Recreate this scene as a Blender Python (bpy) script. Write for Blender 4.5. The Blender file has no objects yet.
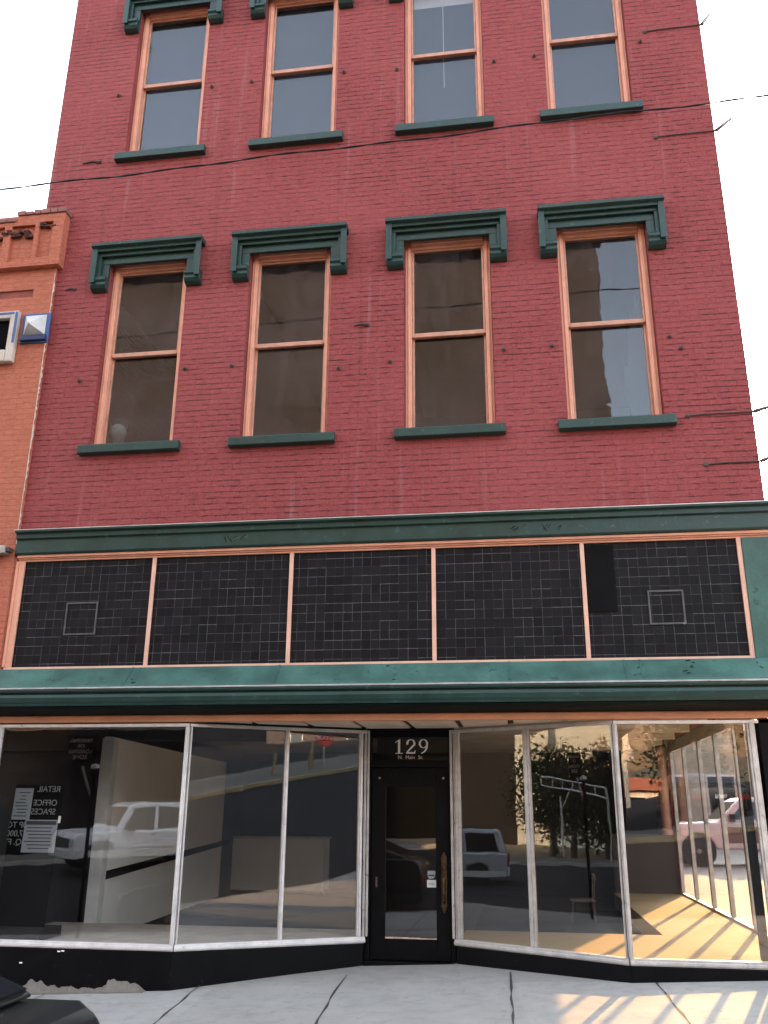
import bpy, bmesh, math, random
from mathutils import Vector, Matrix, noise as mnoise
random.seed(7)
S = bpy.context.scene
COL = S.collection
R = math.radians

# ------------------------------------------------------------------ world, sun, camera
SUN_EL, SUN_AZ = 17.7, 17.8            # azimuth east of +Y (towards +X)
w = bpy.data.worlds.new("World"); S.world = w; w.use_nodes = True
nt = w.node_tree
sky = nt.nodes.new("ShaderNodeTexSky"); sky.sky_type = 'NISHITA'; sky.sun_disc = False
sky.sun_elevation = R(SUN_EL); sky.sun_rotation = R(SUN_AZ)
sky.air_density = 1.0; sky.dust_density = 2.2; sky.ozone_density = .6
bg = nt.nodes["Background"]; bg.inputs[1].default_value = 0.15
hs = nt.nodes.new('ShaderNodeHueSaturation'); hs.inputs['Saturation'].default_value = .5      # smoky, washed-out air
nt.links.new(sky.outputs[0], hs.inputs['Color']); nt.links.new(hs.outputs[0], bg.inputs[0])
sl = bpy.data.lights.new("sun", 'SUN'); sl.energy = 2.4; sl.angle = R(0.55); sl.color = (1.0, 0.55, 0.19)
so = bpy.data.objects.new("sun", sl); COL.objects.link(so)
sd = Vector((math.sin(R(SUN_AZ))*math.cos(R(SUN_EL)), math.cos(R(SUN_AZ))*math.cos(R(SUN_EL)), math.sin(R(SUN_EL))))
so.rotation_euler = (-sd).to_track_quat('-Z', 'Y').to_euler(); so.location = sd*60
cam = bpy.data.cameras.new("camera"); co = bpy.data.objects.new("camera", cam); COL.objects.link(co)
yaw, pit, rol = R(-8.432), R(18.603), R(0.44)
F = Vector((math.sin(yaw)*math.cos(pit), math.cos(yaw)*math.cos(pit), math.sin(pit)))
R0 = Vector((math.cos(yaw), -math.sin(yaw), 0)); U0 = R0.cross(F)
RR = R0*math.cos(rol)+U0*math.sin(rol); UU = -R0*math.sin(rol)+U0*math.cos(rol)
M = Matrix((RR, UU, -F)).transposed().to_4x4(); M.translation = Vector((0, -9.02, 1.45))
co.matrix_world = M
cam.sensor_fit = 'AUTO'; cam.sensor_width = 36; cam.lens = 890.89*36/1024; cam.clip_end = 3000; cam.clip_start = .05
S.camera = co
S.view_settings.view_transform = 'Standard'; S.view_settings.look = 'None'
S.view_settings.exposure = 3.36; S.view_settings.gamma = 1; S.view_settings.use_curve_mapping = False
S.cycles.max_bounces = 10; S.cycles.transparent_max_bounces = 24; S.cycles.glossy_bounces = 5
S.cycles.sample_clamp_indirect = 6.0
S.cycles.caustics_reflective = False

# ------------------------------------------------------------------ materials
class NT:
    def __init__(s, name):
        s.m = bpy.data.materials.new(name); s.m.use_nodes = True
        s.t = s.m.node_tree; s.b = s.t.nodes["Principled BSDF"]; s.out = s.t.nodes["Material Output"]
        s._pos = None
    def n(s, typ, **kw):
        x = s.t.nodes.new(typ)
        for k, v in kw.items(): setattr(x, k, v)
        return x
    def set(s, sock, v):
        if v is None: return
        if isinstance(v, bpy.types.NodeSocket): s.t.links.new(v, sock)
        else: sock.default_value = v
    def pos(s):
        if s._pos is None:
            s._pos = s.n("ShaderNodeTexCoord").outputs["Object"]
        return s._pos
    def math(s, op, a, b=None, c=None):
        x = s.n("ShaderNodeMath", operation=op)
        s.set(x.inputs[0], a); s.set(x.inputs[1], b)
        if c is not None: s.set(x.inputs[2], c)
        return x.outputs[0]
    def mix(s, f, a, b, blend='MIX'):
        x = s.n("ShaderNodeMix", data_type='RGBA', blend_type=blend)
        s.set(x.inputs[0], f)
        for i, v in ((6, a), (7, b)):
            if not isinstance(v, bpy.types.NodeSocket) and len(v) == 3: v = (*v, 1)
            s.set(x.inputs[i], v)
        return x.outputs[2]
    def ramp(s, f, lo, hi, a=0., b=1.):
        x = s.n("ShaderNodeMapRange"); s.set(x.inputs[0], f)
        for i, v in enumerate((lo, hi, a, b)): x.inputs[i+1].default_value = v
        return x.outputs[0]
    def map(s, vec, sc):
        x = s.n("ShaderNodeMapping"); s.set(x.inputs[0], vec); x.inputs[3].default_value = sc; return x.outputs[0]
    def noise(s, vec, scale, det=4., rough=.55, col=False):
        x = s.n("ShaderNodeTexNoise"); s.set(x.inputs["Vector"], vec); x.inputs["Scale"].default_value = scale
        x.inputs["Detail"].default_value = det; x.inputs["Roughness"].default_value = rough
        return x.outputs[1 if col else 0]
    def sep(s, vec):
        x = s.n("ShaderNodeSeparateXYZ"); s.set(x.inputs[0], vec); return x.outputs
    def comb(s, a, b, c=0.):
        x = s.n("ShaderNodeCombineXYZ"); s.set(x.inputs[0], a); s.set(x.inputs[1], b); s.set(x.inputs[2], c); return x.outputs[0]
    def bump(s, h, strength, dist=.01):
        x = s.n("ShaderNodeBump"); s.set(x.inputs["Height"], h); x.inputs["Strength"].default_value = strength
        x.inputs["Distance"].default_value = dist; s.t.links.new(x.outputs[0], s.b.inputs["Normal"])
    def col(s, v):
        if not isinstance(v, bpy.types.NodeSocket) and len(v) == 3: v = (*v, 1)
        s.set(s.b.inputs["Base Color"], v)
    def rough(s, v): s.set(s.b.inputs["Roughness"], v)

def sc3(c, k): return tuple(min(1, x*k) for x in c)

def paint(name, c, rough=.55, var=.25, scale=6., bump=.15, wear=None, wear_amt=.0, metallic=0., wscale=14., spec=.4):
    """weathered painted or plain surface: broad tonal variation, fine grain, worn flecks"""
    a = NT(name); p = a.pos()
    n1 = a.noise(p, scale, 5.); n2 = a.noise(p, scale*9, 3.)
    k = a.mix(a.ramp(n1, .3, .7), sc3(c, 1-var), sc3(c, 1+var))
    k = a.mix(a.ramp(n2, .35, .75, 0, .35), k, sc3(c, 1-var*1.4))
    if wear:
        wn = a.noise(p, wscale, 8., .7)
        k = a.mix(a.ramp(wn, .62-wear_amt, .66-wear_amt), k, wear)
    a.col(k); a.rough(a.ramp(n1, .2, .8, rough-.1, rough+.1)); a.b.inputs["Metallic"].default_value = metallic; a.b.inputs['Specular IOR Level'].default_value = spec
    if bump: a.bump(n2, bump, .006)
    return a.m

def brick(name, c1, c2, mortar, speck, bw=.205, rh=.0680, streak=None, blotch=(.5, .50), specks=.545, hi=None):
    a = NT(name); p = a.pos(); x, y, z = a.sep(p)
    u = a.math('ADD', x, y)
    uv = a.comb(u, z)
    wob = a.noise(uv, 2.3, 2.)
    z2 = a.math('ADD', z, a.math('MULTIPLY', a.math('SUBTRACT', wob, .5), .02))
    b = a.n("ShaderNodeTexBrick"); a.set(b.inputs["Vector"], a.comb(u, z2))
    b.inputs["Color1"].default_value = (*c1, 1); b.inputs["Color2"].default_value = (*c2, 1); b.inputs["Mortar"].default_value = (*mortar, 1)
    b.inputs["Scale"].default_value = 1; b.inputs["Mortar Size"].default_value = .0065; b.inputs["Mortar Smooth"].default_value = .3
    b.inputs["Brick Width"].default_value = bw; b.inputs["Row Height"].default_value = rh
    # missing mortar and shade under the bricks, painted as dark dashes along the joints
    row = a.math('FRACT', a.math('DIVIDE', z2, rh))
    jn = a.math('LESS_THAN', a.math('MINIMUM', row, a.math('SUBTRACT', 1., row)), .11)
    dn = a.noise(a.map(uv, (6.5, 17., 1)), 1., 6., .72)
    big = a.noise(uv, .55, 3.)
    dash = a.math('MULTIPLY', jn, a.ramp(a.math('ADD', dn, a.math('MULTIPLY', a.math('SUBTRACT', big, .5), .35)), specks-.03, specks+.03))
    fine = a.noise(a.map(uv, (1, 1.6, 1)), 42., 4., .7)
    k = b.outputs[0]
    k = a.mix(a.ramp(big, .35, .7, 0, blotch[0]), k, sc3(c1, blotch[1]*1.6))
    k = a.mix(a.ramp(fine, .36, .70, 0, .62), k, hi or sc3(c2, 1.35))
    lump = a.noise(a.map(uv, (1, 1.5, 1)), 15., 4., .65)
    k = a.mix(a.ramp(lump, .5, .72, 0, .45), k, sc3(c1, .58)); k = a.mix(a.ramp(lump, .30, .48, .4, 0), k, sc3(c2, 1.28))
    med = a.noise(uv, 5., 5., .6)
    k = a.mix(a.ramp(med, .55, .75, 0, .35), k, sc3(c1, .62))
    if streak:
        sn = a.noise(a.map(uv, (9., .35, 1)), 1., 4., .6)
        k = a.mix(a.ramp(sn, .60, .76, 0, .38), k, streak)
        s2 = a.noise(a.map(uv, (5., .22, 1)), 1.7, 4., .6); k = a.mix(a.ramp(s2, .58, .74, 0, .35), k, sc3(c1, .6))
    k = a.mix(a.math('MULTIPLY', dash, .74), k, speck)
    pits = a.ramp(a.noise(uv, 30., 2., .5), .70, .74)
    k = a.mix(a.math('MULTIPLY', pits, .6), k, speck)
    a.col(k); a.rough(.78); a.b.inputs["Specular IOR Level"].default_value = .25
    h = a.math('SUBTRACT', a.math('ADD', a.math('SUBTRACT', 1., b.outputs[1]), a.math('ADD', a.math('MULTIPLY', fine, .9), a.math('MULTIPLY', lump, 1.6))), a.math('MULTIPLY', dash, 1.2))
    fade = a.noise(uv, .33, 3., .6); k2 = a.mix(a.ramp(fade, .40, .70, 0, .42), k, sc3(hi or c2, 1.0)); a.col(k2)
    a.bump(h, .75, .011)
    return a.m

def glass(name, f0=.09, tint=(.86, .9, .89), wav=.0, wscale=1.6, grough=0., dust=0.):
    a = NT(name); a.t.nodes.remove(a.b)
    lw = a.n("ShaderNodeLayerWeight"); lw.inputs[0].default_value = .5
    fac = a.math('ADD', f0, a.math('MULTIPLY', 1-f0, a.math('POWER', lw.outputs[1], 5.)))
    tr = a.n("ShaderNodeBsdfTransparent"); tr.inputs[0].default_value = (*tint, 1)
    gl = a.n("ShaderNodeBsdfGlossy"); gl.inputs[0].default_value = (.95, .97, 1, 1); gl.inputs[1].default_value = grough
    mx = a.n("ShaderNodeMixShader"); a.set(mx.inputs[0], fac); a.t.links.new(tr.outputs[0], mx.inputs[1]); a.t.links.new(gl.outputs[0], mx.inputs[2])
    if wav:
        h = a.noise(a.pos(), wscale, 2.)
        bp = a.n("ShaderNodeBump"); a.set(bp.inputs["Height"], h); bp.inputs["Strength"].default_value = 1; bp.inputs["Distance"].default_value = wav
        a.t.links.new(bp.outputs[0], gl.inputs["Normal"])
    if dust:      # film of dirt on the pane, heavier towards its lower edge streaks
        df = a.n("ShaderNodeBsdfDiffuse"); df.inputs[0].default_value = (.42, .33, .32, 1)
        n = a.noise(a.pos(), 1.3, 6., .62); n2 = a.noise(a.map(a.pos(), (9, 9, 1.2)), 1., 5., .65)
        d = a.math('MULTIPLY', dust, a.math('ADD', a.ramp(n, .36, .68, .15, 2.1), a.ramp(n2, .5, .8, 0, 1.8)))
        m2 = a.n("ShaderNodeMixShader"); a.set(m2.inputs[0], d); a.t.links.new(mx.outputs[0], m2.inputs[1]); a.t.links.new(df.outputs[0], m2.inputs[2]); mx = m2
    a.t.links.new(mx.outputs[0], a.out.inputs[0])
    return a.m

def tilemat(name):
    """small black glazed tiles; the light grout shows only in broken lines"""
    a = NT(name); x, y, z = a.sep(a.pos()); T = .098
    def lines(u, v, seed):
        uu = a.math('DIVIDE', u, T); vv = a.math('DIVIDE', v, T)
        r = a.math('ROUND', uu); d = a.math('ABSOLUTE', a.math('SUBTRACT', uu, r))
        ln = a.math('LESS_THAN', d, .03)
        wn = a.n("ShaderNodeTexWhiteNoise", noise_dimensions='3D')
        a.set(wn.inputs[0], a.comb(r, a.math('FLOOR', a.math('MULTIPLY', vv, .5)), seed))
        wf = a.n("ShaderNodeTexWhiteNoise", noise_dimensions='3D')
        a.set(wf.inputs[0], a.comb(r, a.math('FLOOR', vv), seed+3.))
        on = a.math('ADD', a.math('ADD', .16, a.math('MULTIPLY', a.math('GREATER_THAN', wn.outputs[0], .62), .6)), a.math('MULTIPLY', a.math('GREATER_THAN', wf.outputs[0], .5), .32))
        return a.math('MULTIPLY', ln, on), d
    h, dh = lines(z, x, 1.); v, dv = lines(x, z, 7.)
    v = a.math('MULTIPLY', v, .62)
    n = a.noise(a.pos(), 3.5, 5.); f = a.noise(a.pos(), 40., 4., .7)
    m = a.math('MULTIPLY', a.math('MAXIMUM', h, v), a.ramp(f, .3, .7, .25, 1.))
    wn = a.n("ShaderNodeTexWhiteNoise", noise_dimensions='2D')
    a.set(wn.inputs[0], a.comb(a.math('FLOOR', a.math('DIVIDE', x, T)), a.math('FLOOR', a.math('DIVIDE', z, T))))
    base = a.mix(wn.outputs[0], (.0055, .0052, .0058), (.0125, .0118, .0125))
    base = a.mix(a.ramp(n, .45, .75, 0, .55), base, (.016, .0135, .0145))
    base = a.mix(a.ramp(f, .62, .8, 0, .35), base, (.032, .028, .028))
    a.col(a.mix(m, base, (.16, .155, .165))); a.rough(a.ramp(n, .3, .7, .45, .7)); a.b.inputs["Specular IOR Level"].default_value = .14
    a.bump(a.math('ADD', a.math('MULTIPLY', wn.outputs[0], .3), a.math('LESS_THAN', a.math('MINIMUM', dh, dv), .05)), .25, .004)
    return a.m

def concrete(name, c, scale=1., crack=True, rough=.85):
    a = NT(name); p = a.pos()
    n1 = a.noise(p, 1.1*scale, 6., .6); n2 = a.noise(p, 60*scale, 3., .7); n3 = a.noise(p, 6*scale, 6., .65)
    k = a.mix(a.ramp(n1, .3, .7), sc3(c, .74), sc3(c, 1.12))
    sl = a.n("ShaderNodeTexWhiteNoise", noise_dimensions='2D'); px, py, _ = a.sep(p)
    a.set(sl.inputs[0], a.comb(a.math('FLOOR', a.math('DIVIDE', a.math('ADD', px, a.math('ADD', .13, a.math('MULTIPLY', py, .09))), 1.4)), a.math('FLOOR', a.math('DIVIDE', a.math('ADD', py, 2.35), 2.4))))
    k = a.mix(.5, k, a.mix(sl.outputs[0], sc3(c, .82), sc3(c, 1.1)))
    gum = a.ramp(a.noise(p, 13*scale, 1., .4), .70, .72); k = a.mix(a.math('MULTIPLY', gum, .35), k, sc3(c, .35))
    k = a.mix(a.ramp(n3, .48, .75, 0, .6), k, sc3(c, .58)); n4 = a.noise(p, .35*scale, 4., .6); k = a.mix(a.ramp(n4, .45, .7, 0, .45), k, sc3(c, .68))
    k = a.mix(a.ramp(n2, .35, .7, 0, .3), k, sc3(c, .7))
    sp = a.ramp(a.noise(p, 17*scale, 2., .5), .73, .76)
    k = a.mix(a.math('MULTIPLY', sp, .5), k, sc3(c, .3))
    if crack:
        v = a.n("ShaderNodeTexVoronoi", feature='DISTANCE_TO_EDGE'); v.inputs["Scale"].default_value = .45
        a.set(v.inputs["Vector"], a.mix(.12, p, a.noise(p, 2.5, 4., col=True)))
        k = a.mix(a.math('MULTIPLY', a.math('LESS_THAN', v.outputs[0], .004), .55), k, sc3(c, .3))
    a.col(k); a.rough(rough); a.b.inputs['Specular IOR Level'].default_value = .12; a.bump(n2, .25, .006)
    return a.m

MT = {}
MT['red'] = brick('red_painted_brick', (.272, .049, .049), (.305, .060, .058), (.235, .040, .040), (.055, .015, .017), streak=(.42, .22, .21), hi=(.41, .105, .098))
MT['orange'] = brick('orange_painted_brick', (.45, .140, .080), (.49, .155, .09), (.41, .122, .07), (.20, .05, .03), streak=(.52, .26, .18), specks=.66)
MT['oppbrick'] = brick('brown_brick', (.062, .052, .052), (.075, .062, .06), (.07, .065, .062), (.03, .022, .02))
MT['lotbrick'] = brick('lot_red_brick', (.30, .11, .08), (.34, .13, .1), (.3, .24, .2), (.1, .04, .03))
MT['green'] = paint('green_paint', (.017, .049, .040), .42, .25, 4, .2, wear=(.035, .095, .08), wear_amt=.02)
MT['greenworn'] = paint('worn_green_sheet', (.043, .115, .090), .45, .38, 3, .3, wear=(.016, .048, .042), wear_amt=.0, wscale=7)
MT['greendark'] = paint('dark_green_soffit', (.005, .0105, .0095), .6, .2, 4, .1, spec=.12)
MT['salmon'] = paint('salmon_paint', (.80, .385, .255), .55, .13, 5, .15, wear=(.46, .25, .17), wear_amt=-.05)
MT['salmonpale'] = paint('pale_salmon_paint', (.78, .45, .33), .5, .12, 5, .1)
MT['sash'] = paint('sash_paint', (.60, .30, .20), .5, .2, 8, .15, wear=(.30, .18, .13), wear_amt=0.)
MT['chip'] = paint('chipped_white_paint', (.62, .45, .36), .7, .3, 12, .3, wear=(.25, .12, .08), wear_amt=.05)
MT['beam'] = paint('salmon_beam', (.58, .245, .125), .45, .15, 4, .12)
MT['black'] = paint('black_paint', (.0028, .0028, .0034), .5, .3, 4, .2, spec=.12, wear=(.016, .016, .018), wear_amt=-.01)
MT['blackmatt'] = paint('black_matt', (.003, .0028, .0028), .8, .2, 3, .1, spec=.06)
MT['alu'] = paint('weathered_aluminium', (.56, .53, .50), .38, .22, 9, .25, wear=(.22, .19, .17), wear_amt=.0, metallic=.35)
MT['aluwhite'] = paint('whitened_aluminium', (.74, .71, .68), .42, .15, 9, .25, wear=(.33, .29, .27), wear_amt=-.02, metallic=.15)
MT['tile'] = tilemat('black_tiles')
MT['patch'] = paint('plain_black_board', (.0065, .006, .006), .7, .3, 5, .1, spec=.08, wear=(.014, .013, .013), wear_amt=-.01)
MT['darkwalk'] = concrete('dark_concrete', (.15, .145, .125))  # far pavement concrete, darkened to tone down its reflection in the glass
MT['cream'] = paint('cream_boards', (.66, .55, .43), .6, .15, 4, .1)
MT['batten'] = paint('dark_batten', (.03, .024, .02), .6, .2, 4, .1)
MT['walk'] = concrete('pavement_concrete', (.40, .385, .355), 1., False)
MT['kerb'] = concrete('kerb_concrete', (.34, .33, .31), 1, False)
MT['lot'] = concrete('lot_concrete', (.42, .40, .36))
MT['asphalt'] = concrete('asphalt', (.019, .019, .0195), 1.5)
MT['earth'] = concrete('bare_earth', (.16, .13, .09), .2, False)
MT['hill'] = concrete('hill_scrub', (.15, .105, .065), .03, False)
MT['rubble'] = concrete('crumbled_render', (.21, .185, .155), 7, False)
MT['joint'] = paint('joint_dirt', (.05, .045, .04), .9, .2, 6, 0)
MT['intwhite'] = paint('interior_white', (.88, .85, .79), .6, .06, 1.5, .05)
MT['intdark'] = paint('interior_dark', (.014, .012, .011), .7, .3, 1.5, .05)
MT['intwood'] = paint('interior_dark_panel', (.030, .021, .016), .5, .3, 2, .05)
MT['intceil'] = paint('interior_ceiling', (.34, .32, .28), .8, .2, 1, .05)
MT['floorpale'] = paint('pale_platform', (.33, .23, .115), .85, .12, 2, .05, spec=.05)
MT['floordark'] = paint('worn_floor', (.045, .040, .035), .7, .3, 1.2, .05, spec=.1)
MT['carpet'] = paint('dark_carpet', (.006, .005, .005), .9, .2, 4, .05)
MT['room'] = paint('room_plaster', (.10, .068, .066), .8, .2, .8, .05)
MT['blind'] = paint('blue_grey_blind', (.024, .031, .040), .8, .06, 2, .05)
MT['glassA'] = glass('shop_glass', .072, (.98, .985, .98), .0009, 1.4, 0., .003)
MT['glassB'] = glass('old_sash_glass', .032, (.80, .82, .82), .0009, 3., .01, .032)
MT['glassD'] = glass('clean_sash_glass', .038, (.80, .82, .84), .0007, 2., .01, .012)
MT['glassC'] = glass('opposite_glass', .12, (.5, .5, .5), .0)
MT['carglass'] = paint('car_glass', (.012, .014, .016), .08, .05, 3, 0)
MT['whitepaint'] = paint('white_letter', (.88, .87, .82), .6, .04, 9, 0)
MT['greyletter'] = paint('grey_letter', (.22, .23, .23), .7, .2, 30, 0)
MT['paper'] = paint('grey_paper', (.26, .28, .29), .8, .1, 5, 0)
MT['ink'] = paint('ink', (.04, .045, .05), .8, .1, 5, 0)
MT['brass'] = paint('aged_brass', (.11, .07, .038), .32, .4, 16, .1, metallic=.9)
MT['steel'] = paint('galvanised_steel', (.40, .40, .39), .4, .25, 10, .1, metallic=.7)
MT['rod'] = paint('rusty_rod', (.10, .065, .055), .7, .3, 10, .1)
MT['cable'] = paint('cable_rubber', (.018, .016, .017), .6, .3, 10, 0)
MT['blue'] = paint('blue_paint', (.06, .115, .29), .45, .2, 6, .1, wear=(.3, .3, .36), wear_amt=-.02)
MT['cap'] = paint('grey_white_paint', (.62, .61, .58), .55, .15, 6, .1)
MT['cap2'] = paint('stone_cream', (.58, .50, .42), .6, .2, 6, .1)
MT['carwhite'] = paint('white_car_paint', (.80, .81, .82), .25, .02, 2, 0)
MT['carsilver'] = paint('silver_car_paint', (.42, .45, .48), .25, .03, 2, 0, metallic=.2)
MT['carblack'] = paint('black_car_paint', (.016, .018, .018), .22, .05, 2, 0)
MT['cartan'] = paint('two_tone_pickup_paint', (.20, .145, .125), .3, .05, 2, 0)
MT['tyre'] = paint('tyre_rubber', (.014, .014, .014), .8, .2, 10, .1)
MT['rim'] = paint('alloy_rim', (.45, .45, .45), .3, .1, 10, 0, metallic=.8)
MT['lamp'] = paint('lamp_glass', (.6, .62, .62), .1, .05, 5, 0)
MT['taillamp'] = paint('tail_lamp', (.30, .02, .015), .15, .1, 5, 0)
MT['plastic'] = paint('black_plastic', (.02, .02, .02), .5, .1, 8, 0)
MT['pale'] = paint('pale_concrete_wall', (.27, .265, .22), .8, .12, .3, .1)
MT['lotwall'] = paint('grey_green_render', (.36, .38, .34), .8, .15, .5, .1)
MT['redroof'] = paint('red_roof', (.28, .09, .065), .7, .2, .5, 0)
MT['bark'] = paint('bark', (.08, .06, .045), .9, .3, 8, .4)
MT['yellow'] = paint('yellow_paint', (.24, .20, .11), .6, .2, 5, .1)
MT['signred'] = paint('sign_red', (.55, .03, .03), .45, .08, 5, 0)
MT['hair'] = paint('dark_hair', (.03, .025, .022), .8, .3, 20, .3)
MT['mannequin'] = paint('mannequin_paint', (.34, .33, .31), .5, .1, 6, 0)
def leafmat(name, c):
    a = NT(name); n = a.noise(a.pos(), .9, 3.); n2 = a.noise(a.pos(), 9., 2.)
    k = a.mix(a.ramp(n, .35, .65), sc3(c, .6), sc3(c, 1.35)); k = a.mix(a.ramp(n2, .4, .7, 0, .4), k, sc3(c, 1.6))
    a.col(k); a.rough(.6); return a.m
MT['leaf'] = leafmat('leaf_green', (.03, .048, .02)); MT['leaf2'] = leafmat('conifer_green', (.02, .034, .019))

# ------------------------------------------------------------------ geometry helpers
class MB:
    def __init__(s): s.v = []; s.f = []
    def add(s, vs, fs):
        o = len(s.v); s.v += [tuple(p) for p in vs]; s.f += [tuple(i+o for i in f) for f in fs]; return s
    def box(s, x0, x1, y0, y1, z0, z1):
        return s.add([(x, y, z) for z in (z0, z1) for x, y in ((x0, y0), (x1, y0), (x1, y1), (x0, y1))],
              [(3, 2, 1, 0), (4, 5, 6, 7), (0, 1, 5, 4), (1, 2, 6, 5), (2, 3, 7, 6), (3, 0, 4, 7)])
    def prism(s, poly, axis, a, b):
        """extrude a polygon along an axis; poly in the other two axes (x: (y,z); y: (x,z); z: (x,y))"""
        n = len(poly)
        def P(p, t): return {'x': (t, p[0], p[1]), 'y': (p[0], t, p[1]), 'z': (p[0], p[1], t)}[axis]
        vs = [P(p, a) for p in poly]+[P(p, b) for p in poly]
        return s.add(vs, [tuple(range(n))[::-1], tuple(range(n, 2*n))]+[(i, (i+1) % n, n+(i+1) % n, n+i) for i in range(n)])
    def beam(s, p, q, wx, wz, up=(0, 0, 1)):
        """rectangular bar from p to q: width wx, height wz centred"""
        p, q = Vector(p), Vector(q); d = (q-p).normalized(); u = Vector(up); r = d.cross(u)
        if r.length < 1e-4: r = d.cross(Vector((1, 0, 0)))
        r.normalize(); u = r.cross(d)
        c = [r*sx*wx/2+u*sz*wz/2 for sx, sz in ((-1, -1), (1, -1), (1, 1), (-1, 1))]
        return s.add([p+k for k in c]+[q+k for k in c], [(3, 2, 1, 0), (4, 5, 6, 7), (0, 1, 5, 4), (1, 2, 6, 5), (2, 3, 7, 6), (3, 0, 4, 7)])
    def tube(s, path, rad, n=8):
        path = [Vector(p) for p in path]; rads = rad if isinstance(rad, (list, tuple)) else [rad]*len(path)
        o = len(s.v); vs = []; fs = []
        for i, p in enumerate(path):
            d = (path[min(i+1, len(path)-1)]-path[max(i-1, 0)]).normalized()
            a = d.cross(Vector((0, 0, 1)) if abs(d.z) < .9 else Vector((1, 0, 0))).normalized(); b = d.cross(a)
            vs += [p+(a*math.cos(2*math.pi*k/n)+b*math.sin(2*math.pi*k/n))*rads[i] for k in range(n)]
        for i in range(len(path)-1):
            for k in range(n): fs.append((i*n+k, i*n+(k+1) % n, (i+1)*n+(k+1) % n, (i+1)*n+k))
        fs += [tuple(range(n))[::-1], tuple((len(path)-1)*n+k for k in range(n))]
        return s.add(vs, fs)
    def lathe(s, prof, c=(0, 0, 0), axis='z', n=20):
        vs = []; fs = []; c = Vector(c)
        for r, h in prof:
            for k in range(n):
                a = 2*math.pi*k/n; ca, sa = r*math.cos(a), r*math.sin(a)
                vs.append(c+Vector({'z': (ca, sa, h), 'y': (ca, h, sa), 'x': (h, ca, sa)}[axis]))
        for i in range(len(prof)-1):
            for k in range(n): fs.append((i*n+k, i*n+(k+1) % n, (i+1)*n+(k+1) % n, (i+1)*n+k))
        fs += [tuple(range(n))[::-1], tuple((len(prof)-1)*n+k for k in range(n))]
        return s.add(vs, fs)
    def build(s, name, m, parent=None, bevel=0., smooth=False, xf=None):
        me = bpy.data.meshes.new(name); me.from_pydata([tuple(v) for v in s.v], [], s.f)
        bm = bmesh.new(); bm.from_mesh(me)
        bmesh.ops.recalc_face_normals(bm, faces=bm.faces); bm.to_mesh(me); bm.free()
        me.materials.append(MT[m] if isinstance(m, str) else m)
        if smooth:
            for p in me.polygons: p.use_smooth = True
            me.set_sharp_from_angle(angle=R(35))
        o = bpy.data.objects.new(name, me); COL.objects.link(o)
        if xf is not None: me.transform(xf)
        if bevel:
            b = o.modifiers.new("bevel", 'BEVEL'); b.width = bevel; b.segments = 2; b.limit_method = 'ANGLE'; b.angle_limit = R(40)
        if parent:
            o.parent = parent
            pw = parent
            off = Vector((0, 0, 0))
        return o

def tag(o, label=None, cat=None, group=None, kind=None):
    if label: o['label'] = label
    if cat: o['category'] = cat
    if group: o['group'] = group
    if kind: o['kind'] = kind
    return o
def empty(name, label, cat, loc=(0, 0, 0), rz=0., group=None):
    o = bpy.data.objects.new(name, None); COL.objects.link(o); o.location = loc; o.rotation_euler = (0, 0, rz)
    o.empty_display_size = .2
    return tag(o, label, cat, group)
def copy_tree(o, parent=None):
    c = o.copy(); COL.objects.link(c)
    if parent: c.parent = parent
    for ch in list(o.children): copy_tree(ch, c)
    return c
def text(name, s, size, loc, rot, m, parent, ext=.002, sx=1., align='CENTER'):
    cu = bpy.data.curves.new(name, 'FONT'); cu.body = s; cu.size = size; cu.extrude = ext; cu.align_x = align; cu.align_y = 'CENTER'
    t = bpy.data.objects.new(name, cu); COL.objects.link(t)
    me = bpy.data.meshes.new_from_object(t); bpy.data.objects.remove(t)
    me.transform(Matrix.Diagonal((sx, 1, 1, 1)))
    me.materials.clear(); me.materials.append(MT[m])
    o = bpy.data.objects.new(name, me); COL.objects.link(o); o.location = loc; o.rotation_euler = rot
    if parent: o.parent = parent
    return o

def wall_open(mb, x0, x1, z0, z1, holes, y0, y1):
    """wall slab with front at y0, back at y1, rectangular openings (hx0,hx1,hz0,hz1) with reveals"""
    xs = sorted({x0, x1, *[h[0] for h in holes], *[h[1] for h in holes]}); zs = sorted({z0, z1, *[h[2] for h in holes], *[h[3] for h in holes]})
    nx, nz = len(xs), len(zs)
    def solid(i, j):
        if i < 0 or j < 0 or i >= nx-1 or j >= nz-1: return False
        cx, cz = (xs[i]+xs[i+1])/2, (zs[j]+zs[j+1])/2
        return not any(h[0] < cx < h[1] and h[2] < cz < h[3] for h in holes)
    vs = [(x, y, z) for y in (y0, y1) for z in zs for x in xs]
    def I(i, j, k): return k*nx*nz+j*nx+i
    fs = []
    for i in range(nx-1):
        for j in range(nz-1):
            if not solid(i, j): continue
            fs.append((I(i, j, 0), I(i+1, j, 0), I(i+1, j+1, 0), I(i, j+1, 0)))
            fs.append((I(i, j, 1), I(i, j+1, 1), I(i+1, j+1, 1), I(i+1, j, 1)))
            if not solid(i-1, j): fs.append((I(i, j, 0), I(i, j+1, 0), I(i, j+1, 1), I(i, j, 1)))
            if not solid(i+1, j): fs.append((I(i+1, j, 0), I(i+1, j, 1), I(i+1, j+1, 1), I(i+1, j+1, 0)))
            if not solid(i, j-1): fs.append((I(i, j, 0), I(i, j, 1), I(i+1, j, 1), I(i+1, j, 0)))
            if not solid(i, j+1): fs.append((I(i, j+1, 0), I(i+1, j+1, 0), I(i+1, j+1, 1), I(i, j+1, 1)))
    return mb.add(vs, fs)

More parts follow.
